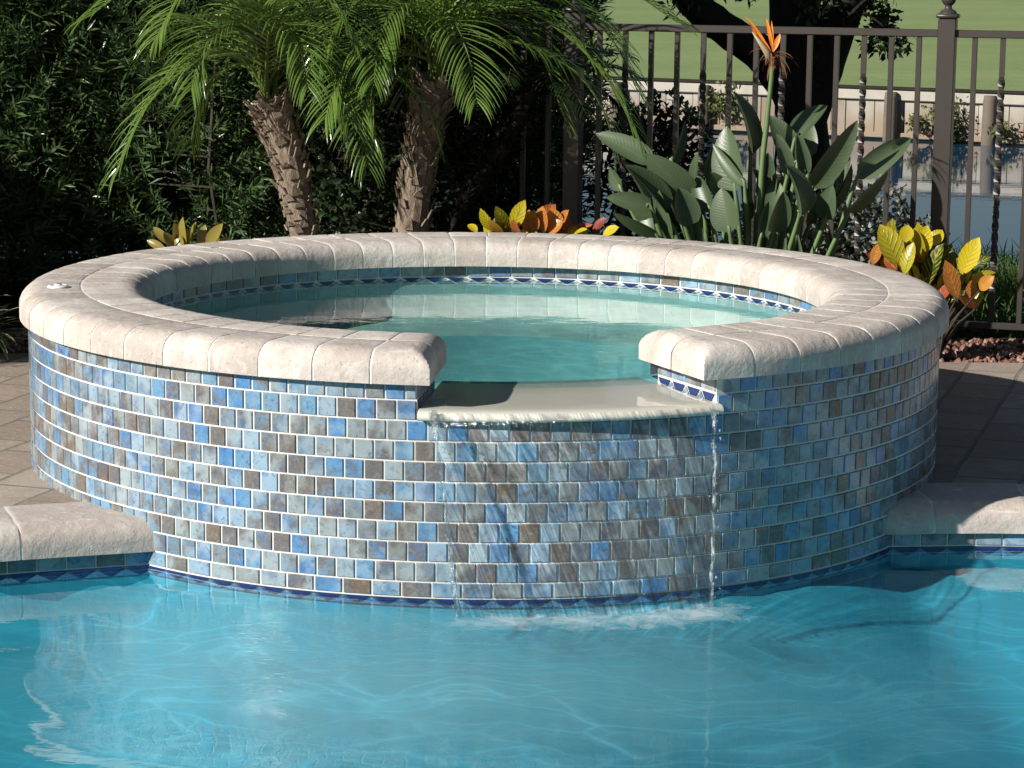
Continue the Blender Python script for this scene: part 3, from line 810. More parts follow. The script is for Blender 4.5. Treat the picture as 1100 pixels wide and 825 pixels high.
def dart(mb, p, d, L, W, hue):
    """one lance-shaped leaf, folded on its midrib"""
    s = d.cross(rv()).normalized()*W/2; k = d.cross(s).normalized()*W*.12
    q = p + d*L*.45
    mb.add([p, q - s + k, p + d*L - V((0,0,L*.08)), q + s + k, q], [(0,4,2,1), (0,3,2,4)], [(0,.5,hue),(.5,0,hue),(1,.5,hue),(.5,1,hue),(.5,.5,hue)])
def shrub(name, label, W, D, H, twigs, lL, lW, mat, stems=7, z0=.02, group=None, per=20, top=False, cat='shrub'):
    root = thing(name, label, cat, (0,0,0), group)
    st = MB(); fb = MB()
    axes = []
    for k in range(stems):
        x, y = random.uniform(-.35,.35)*W, random.uniform(-.3,.3)*D; pts = []
        for j in range(8):
            z = H*.93*j/7; pts.append(V((x + .05*sin(j*1.3 + k) + (x*.5)*j/7, y + .05*cos(j*1.7 + k) + (y*.5)*j/7, z)))
        st.tube(pts, [.009*(1 - .09*j) for j in range(8)], 6, (.5,.5,random.random())); axes.append(pts)
    for k in range(twigs):
        ax = random.choice(axes); h = z0 + (1 - z0)*random.random()**.85
        fl_ = h*7; j = min(6, int(fl_)); a = ax[j].lerp(ax[j+1], fl_ - j)
        ang = random.uniform(0, 2*pi); rr = random.random()**.45
        wid = (1 - .55*max(0, (h - .75)/.25))
        tip = V((cos(ang)*W*.55*rr*wid, sin(ang)*D*.55*rr*wid, H*h + random.uniform(.0,.14)))
        d = (tip - a); Ld = d.length; 
        if Ld < .05: continue
        d.normalize(); d = (d + V((0,0,.35))).normalized(); tw = min(Ld, .16 + .1*random.random())
        b0 = tip - d*tw; hue = random.random()
        if random.random() < .25: st.tube([a, b0.lerp(a, .4) - V((0,0,.02)), tip], [.005,.004,.002], 4, (.5,.5,.3), False)
        for q in range(per):
            t = q/per; g = q*2.4; u = d.orthogonal().normalized(); w_ = d.cross(u)
            o = (u*cos(g) + w_*sin(g)); dd = (d*(.55 + .6*t) + o*(1.0 - .35*t)).normalized()
            dart(fb, b0 + d*tw*t, dd, lL*random.uniform(.7,1.1)*(1 - .25*t), lW*random.uniform(.8,1.15), min(1, max(0, hue*.7 + .3*random.random())))
    st.build('stem', M['stem'], root); fb.build('foliage', mat, root)
    return root

# ------------------------------------------------------------------ hedge
hA = shrub('podocarpus_shrub', '', 1.05, .9, 2.35, 1500, .085, .011, M['hedge'], 8, .03)
hB = shrub('podocarpus_shrub', '', 1.1, .95, 2.2, 1400, .095, .012, M['hedge'], 8, .03)
HG = 'podocarpus shrubs forming the dark hedge behind the palms'
HL = 'narrow-leaved dark green shrub in the tall hedge behind the spa'
spots = [(-2.75,3.25,hA,.2), (-2.05,3.5,hB,1.1), (-1.35,3.45,hA,2.3), (-.7,3.6,hB,3.0), (-.05,3.75,hA,4.1), (-2.5,4.4,hB,.7), (-1.6,4.45,hA,5.0), (-.75,4.5,hB,2.0), (.02,4.5,hA,.4),
         (-2.3,5.2,hA,.9), (-1.4,5.25,hB,2.7), (-.5,5.2,hA,3.9), (-3.2,4.0,hB,1.3), (-3.4,5.0,hA,5.5),
         (-2.72,2.55,hB,4.4), (-2.95,1.85,hA,1.7), (-3.3,2.9,hA,3.6), (-3.5,2.1,hB,2.9), (-3.15,1.2,hB,5.2)]
first = set()
for x, y, src, rz in spots:
    o = src if src not in first else copy_tree(src); first.add(src)
    o.location = (x, y, -.03); o.rotation_euler = (0, 0, rz)
    side = (y < 2.6 and x < -2.6) or x < -3.25 and y < 3
    o.scale = (1, 1, (.42 if side else 1.0))
    tag(o, 'narrow-leaved dark green shrub at the left end of the hedge, nearest the deck' if side else HL, 'shrub', HG + (' at its left end' if side else ''))
# broad dark shrub where the hedge thins out before the fence, and low ones on the bank
def leafy(name, label, W, D, H, n, lL, lW, mat, loc, group=None, seed=0):
    random.seed(seed or 5); o = shrub(name, label, W, D, H, n, lL, lW, mat, 6, .05, group, 12); o.location = loc; return o
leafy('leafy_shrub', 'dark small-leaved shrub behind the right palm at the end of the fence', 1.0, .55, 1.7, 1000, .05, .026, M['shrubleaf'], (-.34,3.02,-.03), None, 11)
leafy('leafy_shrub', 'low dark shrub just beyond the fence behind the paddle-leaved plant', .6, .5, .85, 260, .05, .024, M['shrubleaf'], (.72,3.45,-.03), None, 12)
leafy('speckled_shrub', 'low mounded shrub with small whitish leaves behind the right fence post', .75, .6, .50, 330, .04, .022, M['pale'], (1.55,3.0,-.03), None, 13)
leafy('speckled_shrub', 'low shrub with small whitish leaves between the paddle-leaved plant and the fence', .6, .5, .46, 260, .04, .022, M['pale'], (1.25,3.15,-.03), None, 14)

# ------------------------------------------------------------------ palms
def frond_mesh(mb, stalk, base, az, el, L, droop, nl=44, ll=.24, twist=0.0, hue=.5):
    p = V(base); n = 22; pts = [p.copy()]; dirs = []
    for i in range(n):
        s = i/n; e = el - droop*(s**1.25); a = az + twist*s
        d = V((cos(a)*cos(e), sin(a)*cos(e), sin(e))); dirs.append(d); p = p + d*(L/n); pts.append(p.copy())
    dirs.append(dirs[-1])
    stalk.tube(pts, [.008*(1 - .88*i/n) + .0012 for i in range(n + 1)], 5, (.5,.5,.5))
    for k in range(nl):
        s = .10 + .90*k/(nl - 1); fi = s*n; i = min(n - 1, int(fi)); q = pts[i].lerp(pts[i+1], fi - i); d = dirs[i]
        side = d.cross(V((0,0,1)))
        if side.length < .05: side = V((-sin(az), cos(az), 0))
        side.normalize(); up = side.cross(d).normalized()
        Lk = ll * (min(1, .35 + s*2.2)) * (1 - .62*max(0, s - .45)/.55) * random.uniform(.88,1.1)
        for sg in (-1, 1):
            if random.random() < .03: continue
            sp = .95 - .42*s
            dd = (d*(1 - sp*.55) + side*sg*sp + up*random.uniform(.10,.32)).normalized()
            c = q.copy(); w = random.uniform(.0046,.0064); vs = []; cs = []; ns = 5; h = min(1, max(0, hue + random.uniform(-.3,.3)))
            wv = (up*.85 + side*sg*.1).cross(dd).normalized()
            for j in range(ns + 1):
                t = j/ns; ww = w*(.6 + .8*t if t < .4 else .92*(1 - ((t - .4)/.6)**1.7) + .02)
                vs += [c - wv*ww, c + wv*ww]; cs += [(t, 0, h), (t, 1, h)]
                c = c + dd*(Lk/ns); dd = (dd + V((0,0,-1))*(.13 + .30*t)).normalized()
            mb.add(vs, [(2*j, 2*j+1, 2*j+3, 2*j+2) for j in range(ns)], cs)
def frond_path(mb, stalk, pts, ll=.27, hue=.5):
    """frond along a given rachis, leaflets hanging on both sides"""
    P = [V(p) for p in catmull([tuple(p) for p in pts], 8)]; n = len(P) - 1
    stalk.tube(P, [.0085*(1 - .86*i/n) + .0012 for i in range(n + 1)], 5, (.5,.5,.5))
    tot = sum((b - a).length for a, b in zip(P, P[1:])); nl = int(tot*41)
    for k in range(nl):
        s = .13 + .87*k/(nl - 1); fi = min(n - 1e-4, s*n); i = int(fi); q = P[i].lerp(P[i+1], fi - i); d = (P[i+1] - P[i]).normalized()
        side = d.cross(V((0,0,1)))
        if side.length < .15: side = V((1, -.5, 0))
        side.normalize(); up = side.cross(d).normalized()
        Lk = ll * min(1, .45 + s*1.8) * (1 - .55*max(0, s - .5)/.5) * random.uniform(.88,1.1)
        for sg in (-1, 1):
            sp = .80 - .42*s
            dd = (d*(1 - sp*.55) + side*sg*sp + up*random.uniform(.12,.34)).normalized()
            c = q.copy(); w = random.uniform(.0040,.0055); vs = []; cs = []; ns = 6; h = min(1, max(0, hue + random.uniform(-.35,.35)))
            wv = (up + side*sg*random.uniform(-.2,.5)).cross(dd).normalized()
            for j in range(ns + 1):
                t = j/ns; ww = w*(.6 + .9*t if t < .4 else .96*(1 - ((t - .4)/.6)**1.8) + .02)
                vs += [c - wv*ww, c + dd.cross(wv)*ww*.45, c + wv*ww]; cs += [(t, 0, h), (t, .5, h), (t, 1, h)]
                c = c + dd*(Lk/ns); dd = (dd + V((0,0,-1))*(.08 + .26*t)).normalized()
            mb.add(vs, [(3*j, 3*j+1, 3*j+4, 3*j+3) for j in range(ns)] + [(3*j+1, 3*j+2, 3*j+5, 3*j+4) for j in range(ns)], cs)
def palm_trunk(mb, pts, rad):
    pts = catmull([tuple(p) for p in pts], 8); pts = [V(p) for p in pts]; n = len(pts) - 1
    rs = [rad(i/n) for i in range(n + 1)]
    mb.tube(pts, [r*.84 for r in rs], 14, (.5,.5,.2))
    tot = sum((b - a).length for a, b in zip(pts, pts[1:])); cnt = int(tot*250)
    for k in range(cnt):
        s = (k + .5)/cnt; fi = s*n; i = min(n - 1, int(fi)); c = pts[i].lerp(pts[i+1], fi - i); t = (pts[i+1] - pts[i]).normalized()
        u = t.orthogonal().normalized(); w = t.cross(u); g = k*2.39996 + random.uniform(-.55,.55)
        if random.random() < .18: continue
        o = u*cos(g) + w*sin(g); sd = t.cross(o); r = rad(s); L = random.uniform(.018,.055)*(1 + .8*max(0, s - .6)); W = random.uniform(.014,.023); ln = random.uniform(.25,.8) + max(0, s - .65)*.9
        b = c + o*r*.82
        d = (t + o*ln).normalized(); th = .009
        e = d*L; z = o*th
        hue = random.random()
        mb.add([b - sd*W, b + sd*W, b + sd*W + z, b - sd*W + z, b + e - sd*W*.45, b + e + sd*W*.45, b + e + sd*W*.4 + z*.6, b + e - sd*W*.4 + z*.6],
               [(0,1,5,4), (3,7,6,2), (0,4,7,3), (1,2,6,5), (4,5,6,7)], (.5,.5,hue))
    for k in range(int(tot*420)):        # loose fibre
        s = random.random()**.6; fi = s*n; i = min(n - 1, int(fi)); c = pts[i].lerp(pts[i+1], fi - i); t = (pts[i+1] - pts[i]).normalized()
        u = t.orthogonal().normalized(); w = t.cross(u); g = random.uniform(0, 2*pi); o = u*cos(g) + w*sin(g)
        a = c + o*rad(s)*.9; b = a + (t*random.uniform(-.6,.9) + o*.8 + rv()*.5).normalized()*random.uniform(.02,.06); sd = t.cross(o)*.0012
        mb.add([a - sd, a + sd, b], [(0,1,2)], (.5,.5,random.random()))
def palm(label, base, mid, top, crown, rad, specs, paths, extra, hue, seed):
    random.seed(seed)
    root = thing('pygmy_date_palm', label, 'palm tree', base, 'pygmy date palms behind the spa')
    tr = MB(); palm_trunk(tr, [base, mid, top], rad); tr.build('trunk', M['palm_bark'], root)
    fr = list(specs)
    for k in range(extra):
        az = k*2.39996 + random.uniform(-.2,.2); front = cos(az - 1.5*pi) > .55
        fr.append((az, random.uniform(.9,1.35) if front else random.uniform(.15,1.35), random.uniform(.72,1.0), random.uniform(1.0,1.5) if front else random.uniform(1.2,2.2)))
    for az, el, L, dr in fr:
        dr *= 1.06
        a = MB(); st = MB()
        c = V(crown) + V((cos(az)*.035, sin(az)*.035, random.uniform(-.06,.06)))
        frond_mesh(a, st, c, az, el, L, dr, int(24 + L*12), .30, random.uniform(-.25,.25), hue + random.uniform(-.2,.2))
        f = a.build('frond', M['frond'], root); st.build('stalk', M['frond_stalk'], f)
    for px, fwd in paths:
        a = MB(); st = MB(); y0 = crown[1]; n = len(px) - 1
        pts = [V(crown) + V((0,0,-.02))] + [at(u, v, y0 + fwd*((i + 1)/n)) for i, (u, v) in enumerate(px[1:])]
        frond_path(a, st, pts, .285, hue + random.uniform(-.2,.3)); f = a.build('frond', M['frond'], root); st.build('stalk', M['frond_stalk'], f)
    sh = MB()
    for k in range(14):                   # young spear leaves and old leaf bases in the heart
        az = random.uniform(0, 2*pi); d = V((cos(az)*.35, sin(az)*.35, 1)).normalized()
        sh.tube([V(top) - V((0,0,.05)) + d*.02, V(top) + d*random.uniform(.10,.20)], [.011,.005], 5)
    sh.build('leaf_base', M['frond_stalk'], root)
    reloc(root, base)
    for f in root.children:
        for g in f.children: g.matrix_parent_inverse = Matrix.Identity(4)
    return root
p1t = at(288, 108, 2.25); p1b = at(330, 250, 2.25); p1g = V((p1b.x + .06, 2.25, -.03))
D_ = radians
palm('pygmy date palm leaning left with a tapering shaggy trunk, the left of the two', p1g, (p1b + p1t)/2 + V((.015,0,-.02)), p1t, at(284, 92, 2.25), lambda s: .054 + .036*s + (-.020*max(0, (s - .82)/.18)),
     [(D_(170), D_(75), .95, D_(70)), (D_(60), D_(40), .8, D_(100)), (D_(120), D_(45), .8, D_(100)), (D_(30), D_(75), .9, D_(90)), (D_(95), D_(70), .9, D_(80))],
     [([(284,92),(258,60),(208,70),(160,112),(127,182)], -.25), ([(284,92),(274,42),(246,28),(219,50),(206,94)], -.40), ([(284,92),(308,58),(338,58),(362,84),(374,128)], -.25), ([(284,92),(258,12),(205,-22),(150,-18),(96,18)], -.15),
      ([(284,92),(300,22),(330,-8),(362,6),(384,44)], -.3), ([(284,92),(272,22),(236,-12),(196,-4),(168,40)], -.45), ([(284,92),(290,40),(306,26),(322,50),(330,92)], -.45), ([(284,92),(262,70),(232,84),(214,112),(206,150)], .2), ([(284,92),(280,10),(270,-50),(240,-80),(190,-70)], -.2),
      ([(284,92),(318,70),(352,84),(378,112),(392,150)], .15)], 3, .6, 21)
p2t = at(468, 88, 2.35); p2b = at(441, 248, 2.35); p2g = V((p2b.x - .05, 2.35, -.03))
palm('pygmy date palm with a straight pale scaly trunk, the right of the two', p2g, (p2b + p2t)/2 + V((-.012,0,0)), p2t, at(469, 62, 2.35), lambda s: .080 - .012*s + .018*math.exp(-((s - .86)/.12)**2),
     [(D_(60), D_(45), .8, D_(100)), (D_(120), D_(40), .8, D_(110)), (D_(90), D_(70), .9, D_(90)), (D_(20), D_(75), .95, D_(80))],
     [([(470,62),(505,22),(560,10),(618,46),(662,100),(692,168)], -.25), ([(470,62),(432,36),(392,46),(364,82),(350,126)], -.35), ([(470,62),(434,58),(404,82),(390,122),(394,176)], -.30), ([(470,62),(480,24),(494,36),(506,72),(512,108)], -.45),
      ([(470,62),(492,2),(560,-30),(648,-24),(728,24)], -.2), ([(470,62),(442,8),(402,-6),(368,18),(346,62)], -.35), ([(470,62),(448,18),(424,12),(408,44),(402,86)], -.45), ([(470,62),(522,-4),(598,0),(652,36),(684,96)], .05), ([(470,62),(500,28),(544,28),(582,62),(604,122)], .1),
      ([(470,62),(474,0),(486,-40),(520,-60),(570,-40)], -.2), ([(470,62),(462,30),(448,34),(440,66),(436,104)], .1)], 3, .5, 22)
# slim dark leaning trunk in the shade right of the second palm
random.seed(9)
lt = thing('leaning_palm_stem', 'slim bare palm stem leaning right in the shade behind the coping', 'palm tree', V((at(470,250,2.6).x, 2.6, -.03)))
m = MB(); palm_trunk(m, [V((at(458,250,2.6).x, 2.6, -.03)), at(492, 232, 2.6), at(530, 172, 2.7), at(560, 120, 2.8)], lambda s: .026 - .006*s); m.build('trunk', M['oak_bark'], lt)
cc = at(562, 112, 2.8)
for k in range(9):
    az = k*2.4 + .3; a = MB(); st = MB(); frond_mesh(a, st, cc, az, random.uniform(.2,1.0), random.uniform(.5,.7), random.uniform(1.2,1.9), 40, .2, .1, .2)
    f = a.build('frond', M['shrubleaf'], lt); st.build('stalk', M['stem'], f)
b_ = V((at(470,250,2.6).x, 2.6, -.03)); reloc(lt, b_)

# ------------------------------------------------------------------ fence
FA, FB = V((.33, 2.86, 0)), V((1.80, 2.40, 0))      # two post positions
FD = (FB - FA).normalized(); FNn = V((FD.y, -FD.x, 0)); FZ = V((0,0,1)); FSP = (FB - FA).length
fence = thing('metal_fence', 'dark bronze metal fence of plain and twisted balusters behind the garden bed', 'fence', FA)
def rail(x0, x1, z, h, t):
    m = MB(); m.box(FA + FD*(x0 + x1)/2 + FZ*z, (x1 - x0, t, h), (FD, FNn, FZ), bev=.003); return m
TOP = 1.232
for x0, x1 in ((-.36, -.033), (.033, FSP - .036), (FSP + .036, FSP*2 - .036)):
    rail(x0, x1, TOP - .016, .030, .034).build('top_rail', M['metal'], fence); rail(x0, x1, .055, .026, .028).build('bottom_rail', M['metal'], fence)
def post(x):
    c = FA + FD*x; m = MB(); m.box(c + FZ*.62, (.070, .070, 1.31), (FD, FNn, FZ), bev=.004); o = m.build('post', M['metal'], fence)
    m = MB(); m.box(c + FZ*1.285, (.086, .086, .018), (FD, FNn, FZ), bev=.005); m.lathe([(.036, 1.294), (.030, 1.305), (.016, 1.312), (.013, 1.322), (.015, 1.328)], c, 20)
    m.lathe([(.0002 if abs(k) == 8 else .029*cos(k*pi/16), 1.352 + .029*sin(k*pi/16)) for k in range(-8, 9)], c, 20); m.build('finial', M['metal'], o, True)
for x in (0, FSP, FSP*2): post(x)
def baluster(x, twisted):
    c = FA + FD*x; m = MB(); w = .0102
    if not twisted: m.box(c + FZ*(.068 + TOP - .031)/2, (w*2, w*2, TOP - .031 - .068), (FD, FNn, FZ), bev=.0015)
    else:
        P = []; nz = 90
        for j in range(nz + 1):
            z = .068 + (TOP - .099)*j/nz; ang = max(0, min(1, (z - .2)/.85))*2*pi*4.5; k = 1.0
            P.append([c + (FD*cos(ang + a) + FNn*sin(ang + a))*w*1.41*k + FZ*z for a in (pi/4, 3*pi/4, 5*pi/4, 7*pi/4)])
        m.grid(P, wrap=True)
    m.build('baluster', M['metal'], fence)
NBL = 13
for sec in (-1, 0, 1):
    for k in range(1, NBL + 1):
        x = sec*FSP + FSP*k/(NBL + 1)
        if x < -.33: continue
        baluster(x, (k % 3) == (2 if sec != 1 else 2))
reloc(fence, FA)

# ------------------------------------------------------------------ oak on the bank
random.seed(31)
OB = V((at(862, 150, 5.6).x, 5.6, -.2))
oak = thing('oak_tree', 'large dark oak with forked trunk on the near canal bank behind the fence', 'tree', OB)
tk = MB()
def limb(pts, rads, n=12):
    P = catmull([tuple(p) for p in pts], 6); k = len(P) - 1; rr = []
    for i in range(k + 1):
        f = i/k*(len(rads) - 1); j = min(len(rads) - 2, int(f)); rr.append((rads[j] + (rads[j+1] - rads[j])*(f - j)) * (1 + .10*noise.noise(V((i*.9, rads[0]*30, 2)))))
    tk.tube(P, rr, n, (.5,.5,random.random()))
limb([OB, at(862, 200, 5.6), at(861, 130, 5.6), at(856, 60, 5.6), at(850, -20, 5.6), at(838, -140, 5.6)], [.20,.16,.135,.14,.125,.10])
limb([at(864, 150, 5.6), at(882, 75, 5.58), at(905, 10, 5.55), at(930, -60, 5.5), at(985, -190, 5.4)], [.09,.115,.108,.10,.07])
limb([at(852, 110, 5.6), at(822, 62, 5.6), at(780, 32, 5.6), at(742, 0, 5.55), at(690, -80, 5.5)], [.09,.10,.09,.085,.06])
limb([at(838, -120, 5.6), at(800, -260, 5.8), at(760, -420, 5.9)], [.08,.06,.03]); limb([at(985, -180, 5.4), at(1040, -300, 5.3), at(1120, -420, 5.2)], [.06,.045,.02])
limb([at(905, 5, 5.55), at(925, 12, 5.5), at(945, 25, 5.45), at(955, 38, 5.45)], [.02,.008,.005,.003], 6)
limb([at(890, 40, 5.55), at(930, 0, 5.2), at(945, -10, 5.1)], [.02,.010,.004], 6)
tk.build('trunk', M['oak_bark'], oak, True)
cr = MB()
def leafclump(c, r, n):
    for _ in range(n):
        p = c + rv()*r*random.random()**.5; d = (rv() + V((0,0,-.2))).normalized(); dart(cr, p, d, random.uniform(.035,.06), random.uniform(.018,.028), random.random())
for u, v, r in ((925,8,.10), (945,22,.09), (957,40,.06), (935,-8,.14), (905,18,.05), (890,-5,.12), (948,48,.05), (868,4,.08), (870,20,.05), (858,-20,.12), (740,-20,.16), (800,-15,.10), (768,-25,.15)):
    for k in range(3): leafclump(at(u, v, 5.6) + rv()*.05 + V((0, random.uniform(-.3,.3), 0)), r, int(28 + r*260))
for k in range(190):
    a = random.uniform(0, 2*pi); rr = random.random()**.5; zz = random.random()
    leafclump(at(850, -150, 5.6) + V((cos(a)*rr*2.6, sin(a)*rr*2.2, zz*2.6 + .1 + .6*rr)), random.uniform(.18,.34), 55)
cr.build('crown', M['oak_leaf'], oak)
reloc(oak, OB)

# ------------------------------------------------------------------ paddle-leaved plant with its flower
random.seed(41)
YB = 2.0
bop = thing('bird_of_paradise', 'clump of broad grey-green paddle leaves with one orange flower in front of the fence', 'plant', V((at(800,300,YB).x, YB, -.03)))
BL = [((702,176),(642,144),24,.1), ((716,230),(674,179),36,-.06), ((700,224),(653,212),20,-.08), ((706,253),(660,230),14,-.1), ((742,210),(697,168),36,.02), ((757,234),(714,194),17,-.02), ((736,244),(730,203),30,-.1),
      ((790,206),(780,138),37,0), ((800,200),(766,156),13,-.05), ((806,168),(791,101),33,.08), ((784,250),(775,204),32,-.12), ((763,228),(749,190),22,-.05), ((777,214),(764,186),21,.05), ((722,178),(737,131),13,.1), ((746,202),(749,165),13,.1),
      ((856,182),(829,126),28,.05), ((846,188),(835,145),17,-.03), ((858,234),(846,178),38,-.12), ((853,152),(887,114),25,.05), ((872,202),(920,133),27,0), ((920,192),(977,149),25,.02), ((912,228),(953,186),18,-.08), ((863,190),(857,146),17,0),
      ((843,178),(841,134),22,.12), ((892,214),(912,168),18,.1), ((824,225),(808,180),26,.1), ((830,250),(842,208),24,-.1), ((885,236),(895,196),20,.06), ((760,196),(772,150),20,.14), ((722,214),(706,168),24,.16), ((815,215),(826,165),20,.18),
      ((700,240),(676,205),20,.12), ((870,170),(868,128),18,.15), ((800,238),(797,196),22,.02), ((742,232),(752,196),18,.12), ((870,240),(882,205),18,.16), ((668,205),(655,182),14,.15)]
for k in range(12):
    bx, by = random.uniform(690, 925), random.uniform(215, 262); lx = (bx - 800)*.22 + random.uniform(-18, 18); ly = random.uniform(32, 52)
    BL.append(((bx, by), (bx + lx, by - ly), random.uniform(15, 26), random.uniform(-.14, .2)))
for k, (b, t, wpx, dy) in enumerate(BL):
    y = YB + dy - .04
    P = at(b[0], b[1], y); T = at(t[0], t[1], y + random.uniform(-.08,.10)); d = T - P; L = d.length*1.04; W = wpx/280*1.06
    up = (V((random.uniform(-1.0,.6), -1, random.uniform(-.1,.9)))).normalized()
    if k % 4 == 1: up = V((.8,-.5,.5))
    m = MB(); st = MB(); bend = random.uniform(.05,.45)
    d0 = Matrix.Rotation(bend*.45, 3, d.cross(up).normalized()) @ d.normalized()
    strip_leaf(m, P, d0, up, L, W, bend, 9, random.uniform(.25,.8), 'paddle', random.random())
    lf = m.build('leaf', M['bop'], bop, True)
    gx = .55*b[0] + .45*800 + random.uniform(-12,12); g = V((at(gx, 300, y).x, YB + dy*.4, -.03))
    st.tube(catmull([tuple(g), tuple(g.lerp(P, .5) + (g - P)*0 + V(((P.x - g.x)*-.12, 0, .02))), tuple(P), tuple(P + d*.12)], 4), [.011]*4 + [.0095]*4 + [.007]*4 + [.003], 7)
    st.build('stalk', M['bop_stem'], lf, True)
for k in range(16):           # young shoots
    m = MB(); x = at(random.uniform(720, 925), 300, YB).x; p = V((x, YB + random.uniform(-.15,.1), -.03)); d = V((random.uniform(-.25,.25), random.uniform(-.2,.1), 1))
    strip_leaf(m, p, d, V((0,-1,.2)), random.uniform(.42,.6), .022, .25, 6, .6, 'strap', random.random()); m.build('shoot', M['bop'], bop, True)
FC = at(829, 64, YB - .05)
m = MB(); m.tube(catmull([tuple(V((at(812,300,YB).x, YB - .03, -.03))), tuple(at(817,205,YB-.04)), tuple(at(824,130,YB-.05)), tuple(at(829,80,YB-.05)), tuple(FC)], 5), [.013]*6 + [.011]*5 + [.009]*6 + [.0085]*4, 9)
m.build('flower_stem', M['bop_stem'], bop, True)
fl_ = MB()
for (u, v), w_, up in (((801,16), .016, V((.4,-1,.3))), ((823,19), .015, V((-.2,-1,0))), ((838,36), .021, V((0,-1,.6))), ((808,30), .016, V((.3,-1,0))), ((829,22), .012, V((0,-1,0)))):
    b = FC + V((0, 0, .03)) + V((random.uniform(-.01,.01), -.01, 0)); T = at(u, v, YB - .06); strip_leaf(fl_, b, T - b, up, (T - b).length, w_, .1, 5, .5, 'oval', .5)
fo2 = fl_.build('flower', M['petal'], bop, True)
m = MB(); m.tube([FC - V((.004,0,.02)), FC + V((-.02,-.01,.03)), at(808, 34, YB - .07)], [.010,.014,.002], 8); m.build('beak', M['beak'], fo2, True)
m = MB()
for k in range(30):
    a = random.uniform(0, 2*pi); d = V((cos(a)*.8 + .2, sin(a)*.8, random.uniform(-.5,.7))); strip_leaf(m, FC + V((random.uniform(-.012,.02),-.006,random.uniform(.0,.03))), d, V((0,-.3,1)), random.uniform(.05,.12), random.uniform(.004,.010), random.uniform(.8,2.0), 5, .5, 'oval', .5)
m.build('withered_bract', M['husk'], fo2, True)
bb = V((at(800,300,YB).x, YB, -.03)); reloc(bop, bb)
for f in bop.children:
    for g in f.children: g.matrix_parent_inverse = Matrix.Identity(4)

# ------------------------------------------------------------------ crotons, golden plant, striped plant
def leafset(name, label, cat, y, L, mat, base_px, seed, fill=0, spread=(0,0,0,0), size=(20,34), hues=(.4,.7), vary=.06):
    random.seed(seed)
    gp = V((at(base_px[0], base_px[1], y).x, y, -.03))
    root = thing(name, label, cat, gp)
    allv = list(L)
    for k in range(fill):
        bx = random.uniform(spread[0], spread[2]); by = random.uniform(spread[1], spread[3]); a = random.uniform(-1.3, 1.3); l = random.uniform(*size)
        allv.append(((bx, by), (bx + l*sin(a), by - l*cos(a)*.8), l*random.uniform(.38,.5), random.choice((random.uniform(.0,.3), random.uniform(.72,1.0), random.uniform(*hues))), random.uniform(.0,.12)))
    stm = MB()
    for e in allv:
        (b, t, wpx, hue) = e[:4]; dy = e[4] if len(e) > 4 else random.uniform(-vary, vary*.4)
        P = at(b[0], b[1], y + dy); T = at(t[0], t[1], y + dy + random.uniform(-.06,.03)); d = T - P; m = MB(); bend = random.uniform(.1,.6)
        up = V((random.uniform(-.9,.2), -.8, random.uniform(.2,.9))).normalized()
        d0 = Matrix.Rotation(bend*.45, 3, d.cross(up).normalized()) @ d.normalized()
        strip_leaf(m, P, d0, up, d.length*1.03, wpx/285, bend, 7, random.uniform(.15,.5), 'oval', hue); m.build('leaf', mat, root, True)
        stm.tube([gp + V((random.uniform(-.03,.03), random.uniform(-.03,.03), 0)), gp.lerp(P, .6) + V((0,0,.03)), P], [.006,.005,.003], 5)
    stm.build('stem', M['stem'], root)
    reloc(root, gp); return root
CR = [((966,286),(946,242),27,.40,-.04), ((986,274),(996,243),23,.62), ((972,260),(975,242),16,.60), ((999,264),(1012,247),16,.58), ((1033,294),(1051,256),22,.62,-.05), ((985,300),(977,283),12,.60), ((996,306),(1011,262),24,.12), ((972,294),(981,261),17,.45,-.06),
      ((1028,320),(1016,281),18,.80,-.08), ((963,290),(950,277),12,.9), ((937,284),(945,261),12,.78), ((1053,311),(1067,297),15,.74,-.1), ((990,282),(982,246),20,.35), ((1006,290),(1022,262),18,.2), ((1018,306),(1034,276),18,.1), ((1002,318),(990,298),13,.3),
      ((1040,325),(1046,300),13,.82), ((1012,328),(1004,306),14,.7), ((1050,330),(1030,318),10,.85), ((958,272),(958,236),18,.28,.06), ((1000,272),(986,240),18,.55,.06), ((1024,296),(1012,268),18,.45,.05), ((1008,324),(1022,304),14,.92), ((986,306),(1000,290),14,.6), ((1044,308),(1030,290),14,.22)]
leafset('croton', 'yellow and red croton with big veined leaves at the right end of the bed', 'plant', 1.80, CR, M['croton'], (1000,345), 51, 70, (950,280,1046,338), (20,34), (.0,.6))
CM_ = [((529,248),(516,225),12,.50), ((546,248),(533,223),15,.28), ((551,246),(563,216),17,.48), ((572,250),(568,226),20,.76), ((585,248),(582,222),18,.80), ((598,250),(592,224),20,.74), ((600,246),(610,226),15,.82), ((560,252),(552,236),16,.84), ((590,250),(604,238),18,.78),
       ((512,250),(503,241),10,.6), ((610,252),(620,243),10,.6), ((540,250),(525,236),14,.7), ((580,236),(596,220),16,.86), ((648,252),(664,244),12,.62), ((616,252),(630,246),9,.60), ((655,254),(652,243),8,.58)]
leafset('croton', 'low croton with orange and yellow leaves peeking over the coping before the fence post', 'plant', 1.78, CM_, M['croton'], (570,330), 52, 30, (515,250,640,262), (20,30), (.3,.95))
BR = [((180,262),(165,244),10,.5), ((192,262),(187,240),13,.4), ((200,264),(196,234),13,.6), ((207,264),(210,239),12,.5), ((214,264),(220,242),11,.9), ((222,264),(238,241),13,.5), ((186,264),(176,250),10,.3), ((202,266),(203,246),12,.7), ((230,266),(246,256),9,.3), ((178,268),(158,258),9,.2), ((197,268),(190,252),12,.2)]
leafset('golden_bromeliad', 'low golden-leaved plant peeking over the back left of the coping', 'plant', 1.66, BR, M['brom'], (202,330), 53, 0)
random.seed(54)
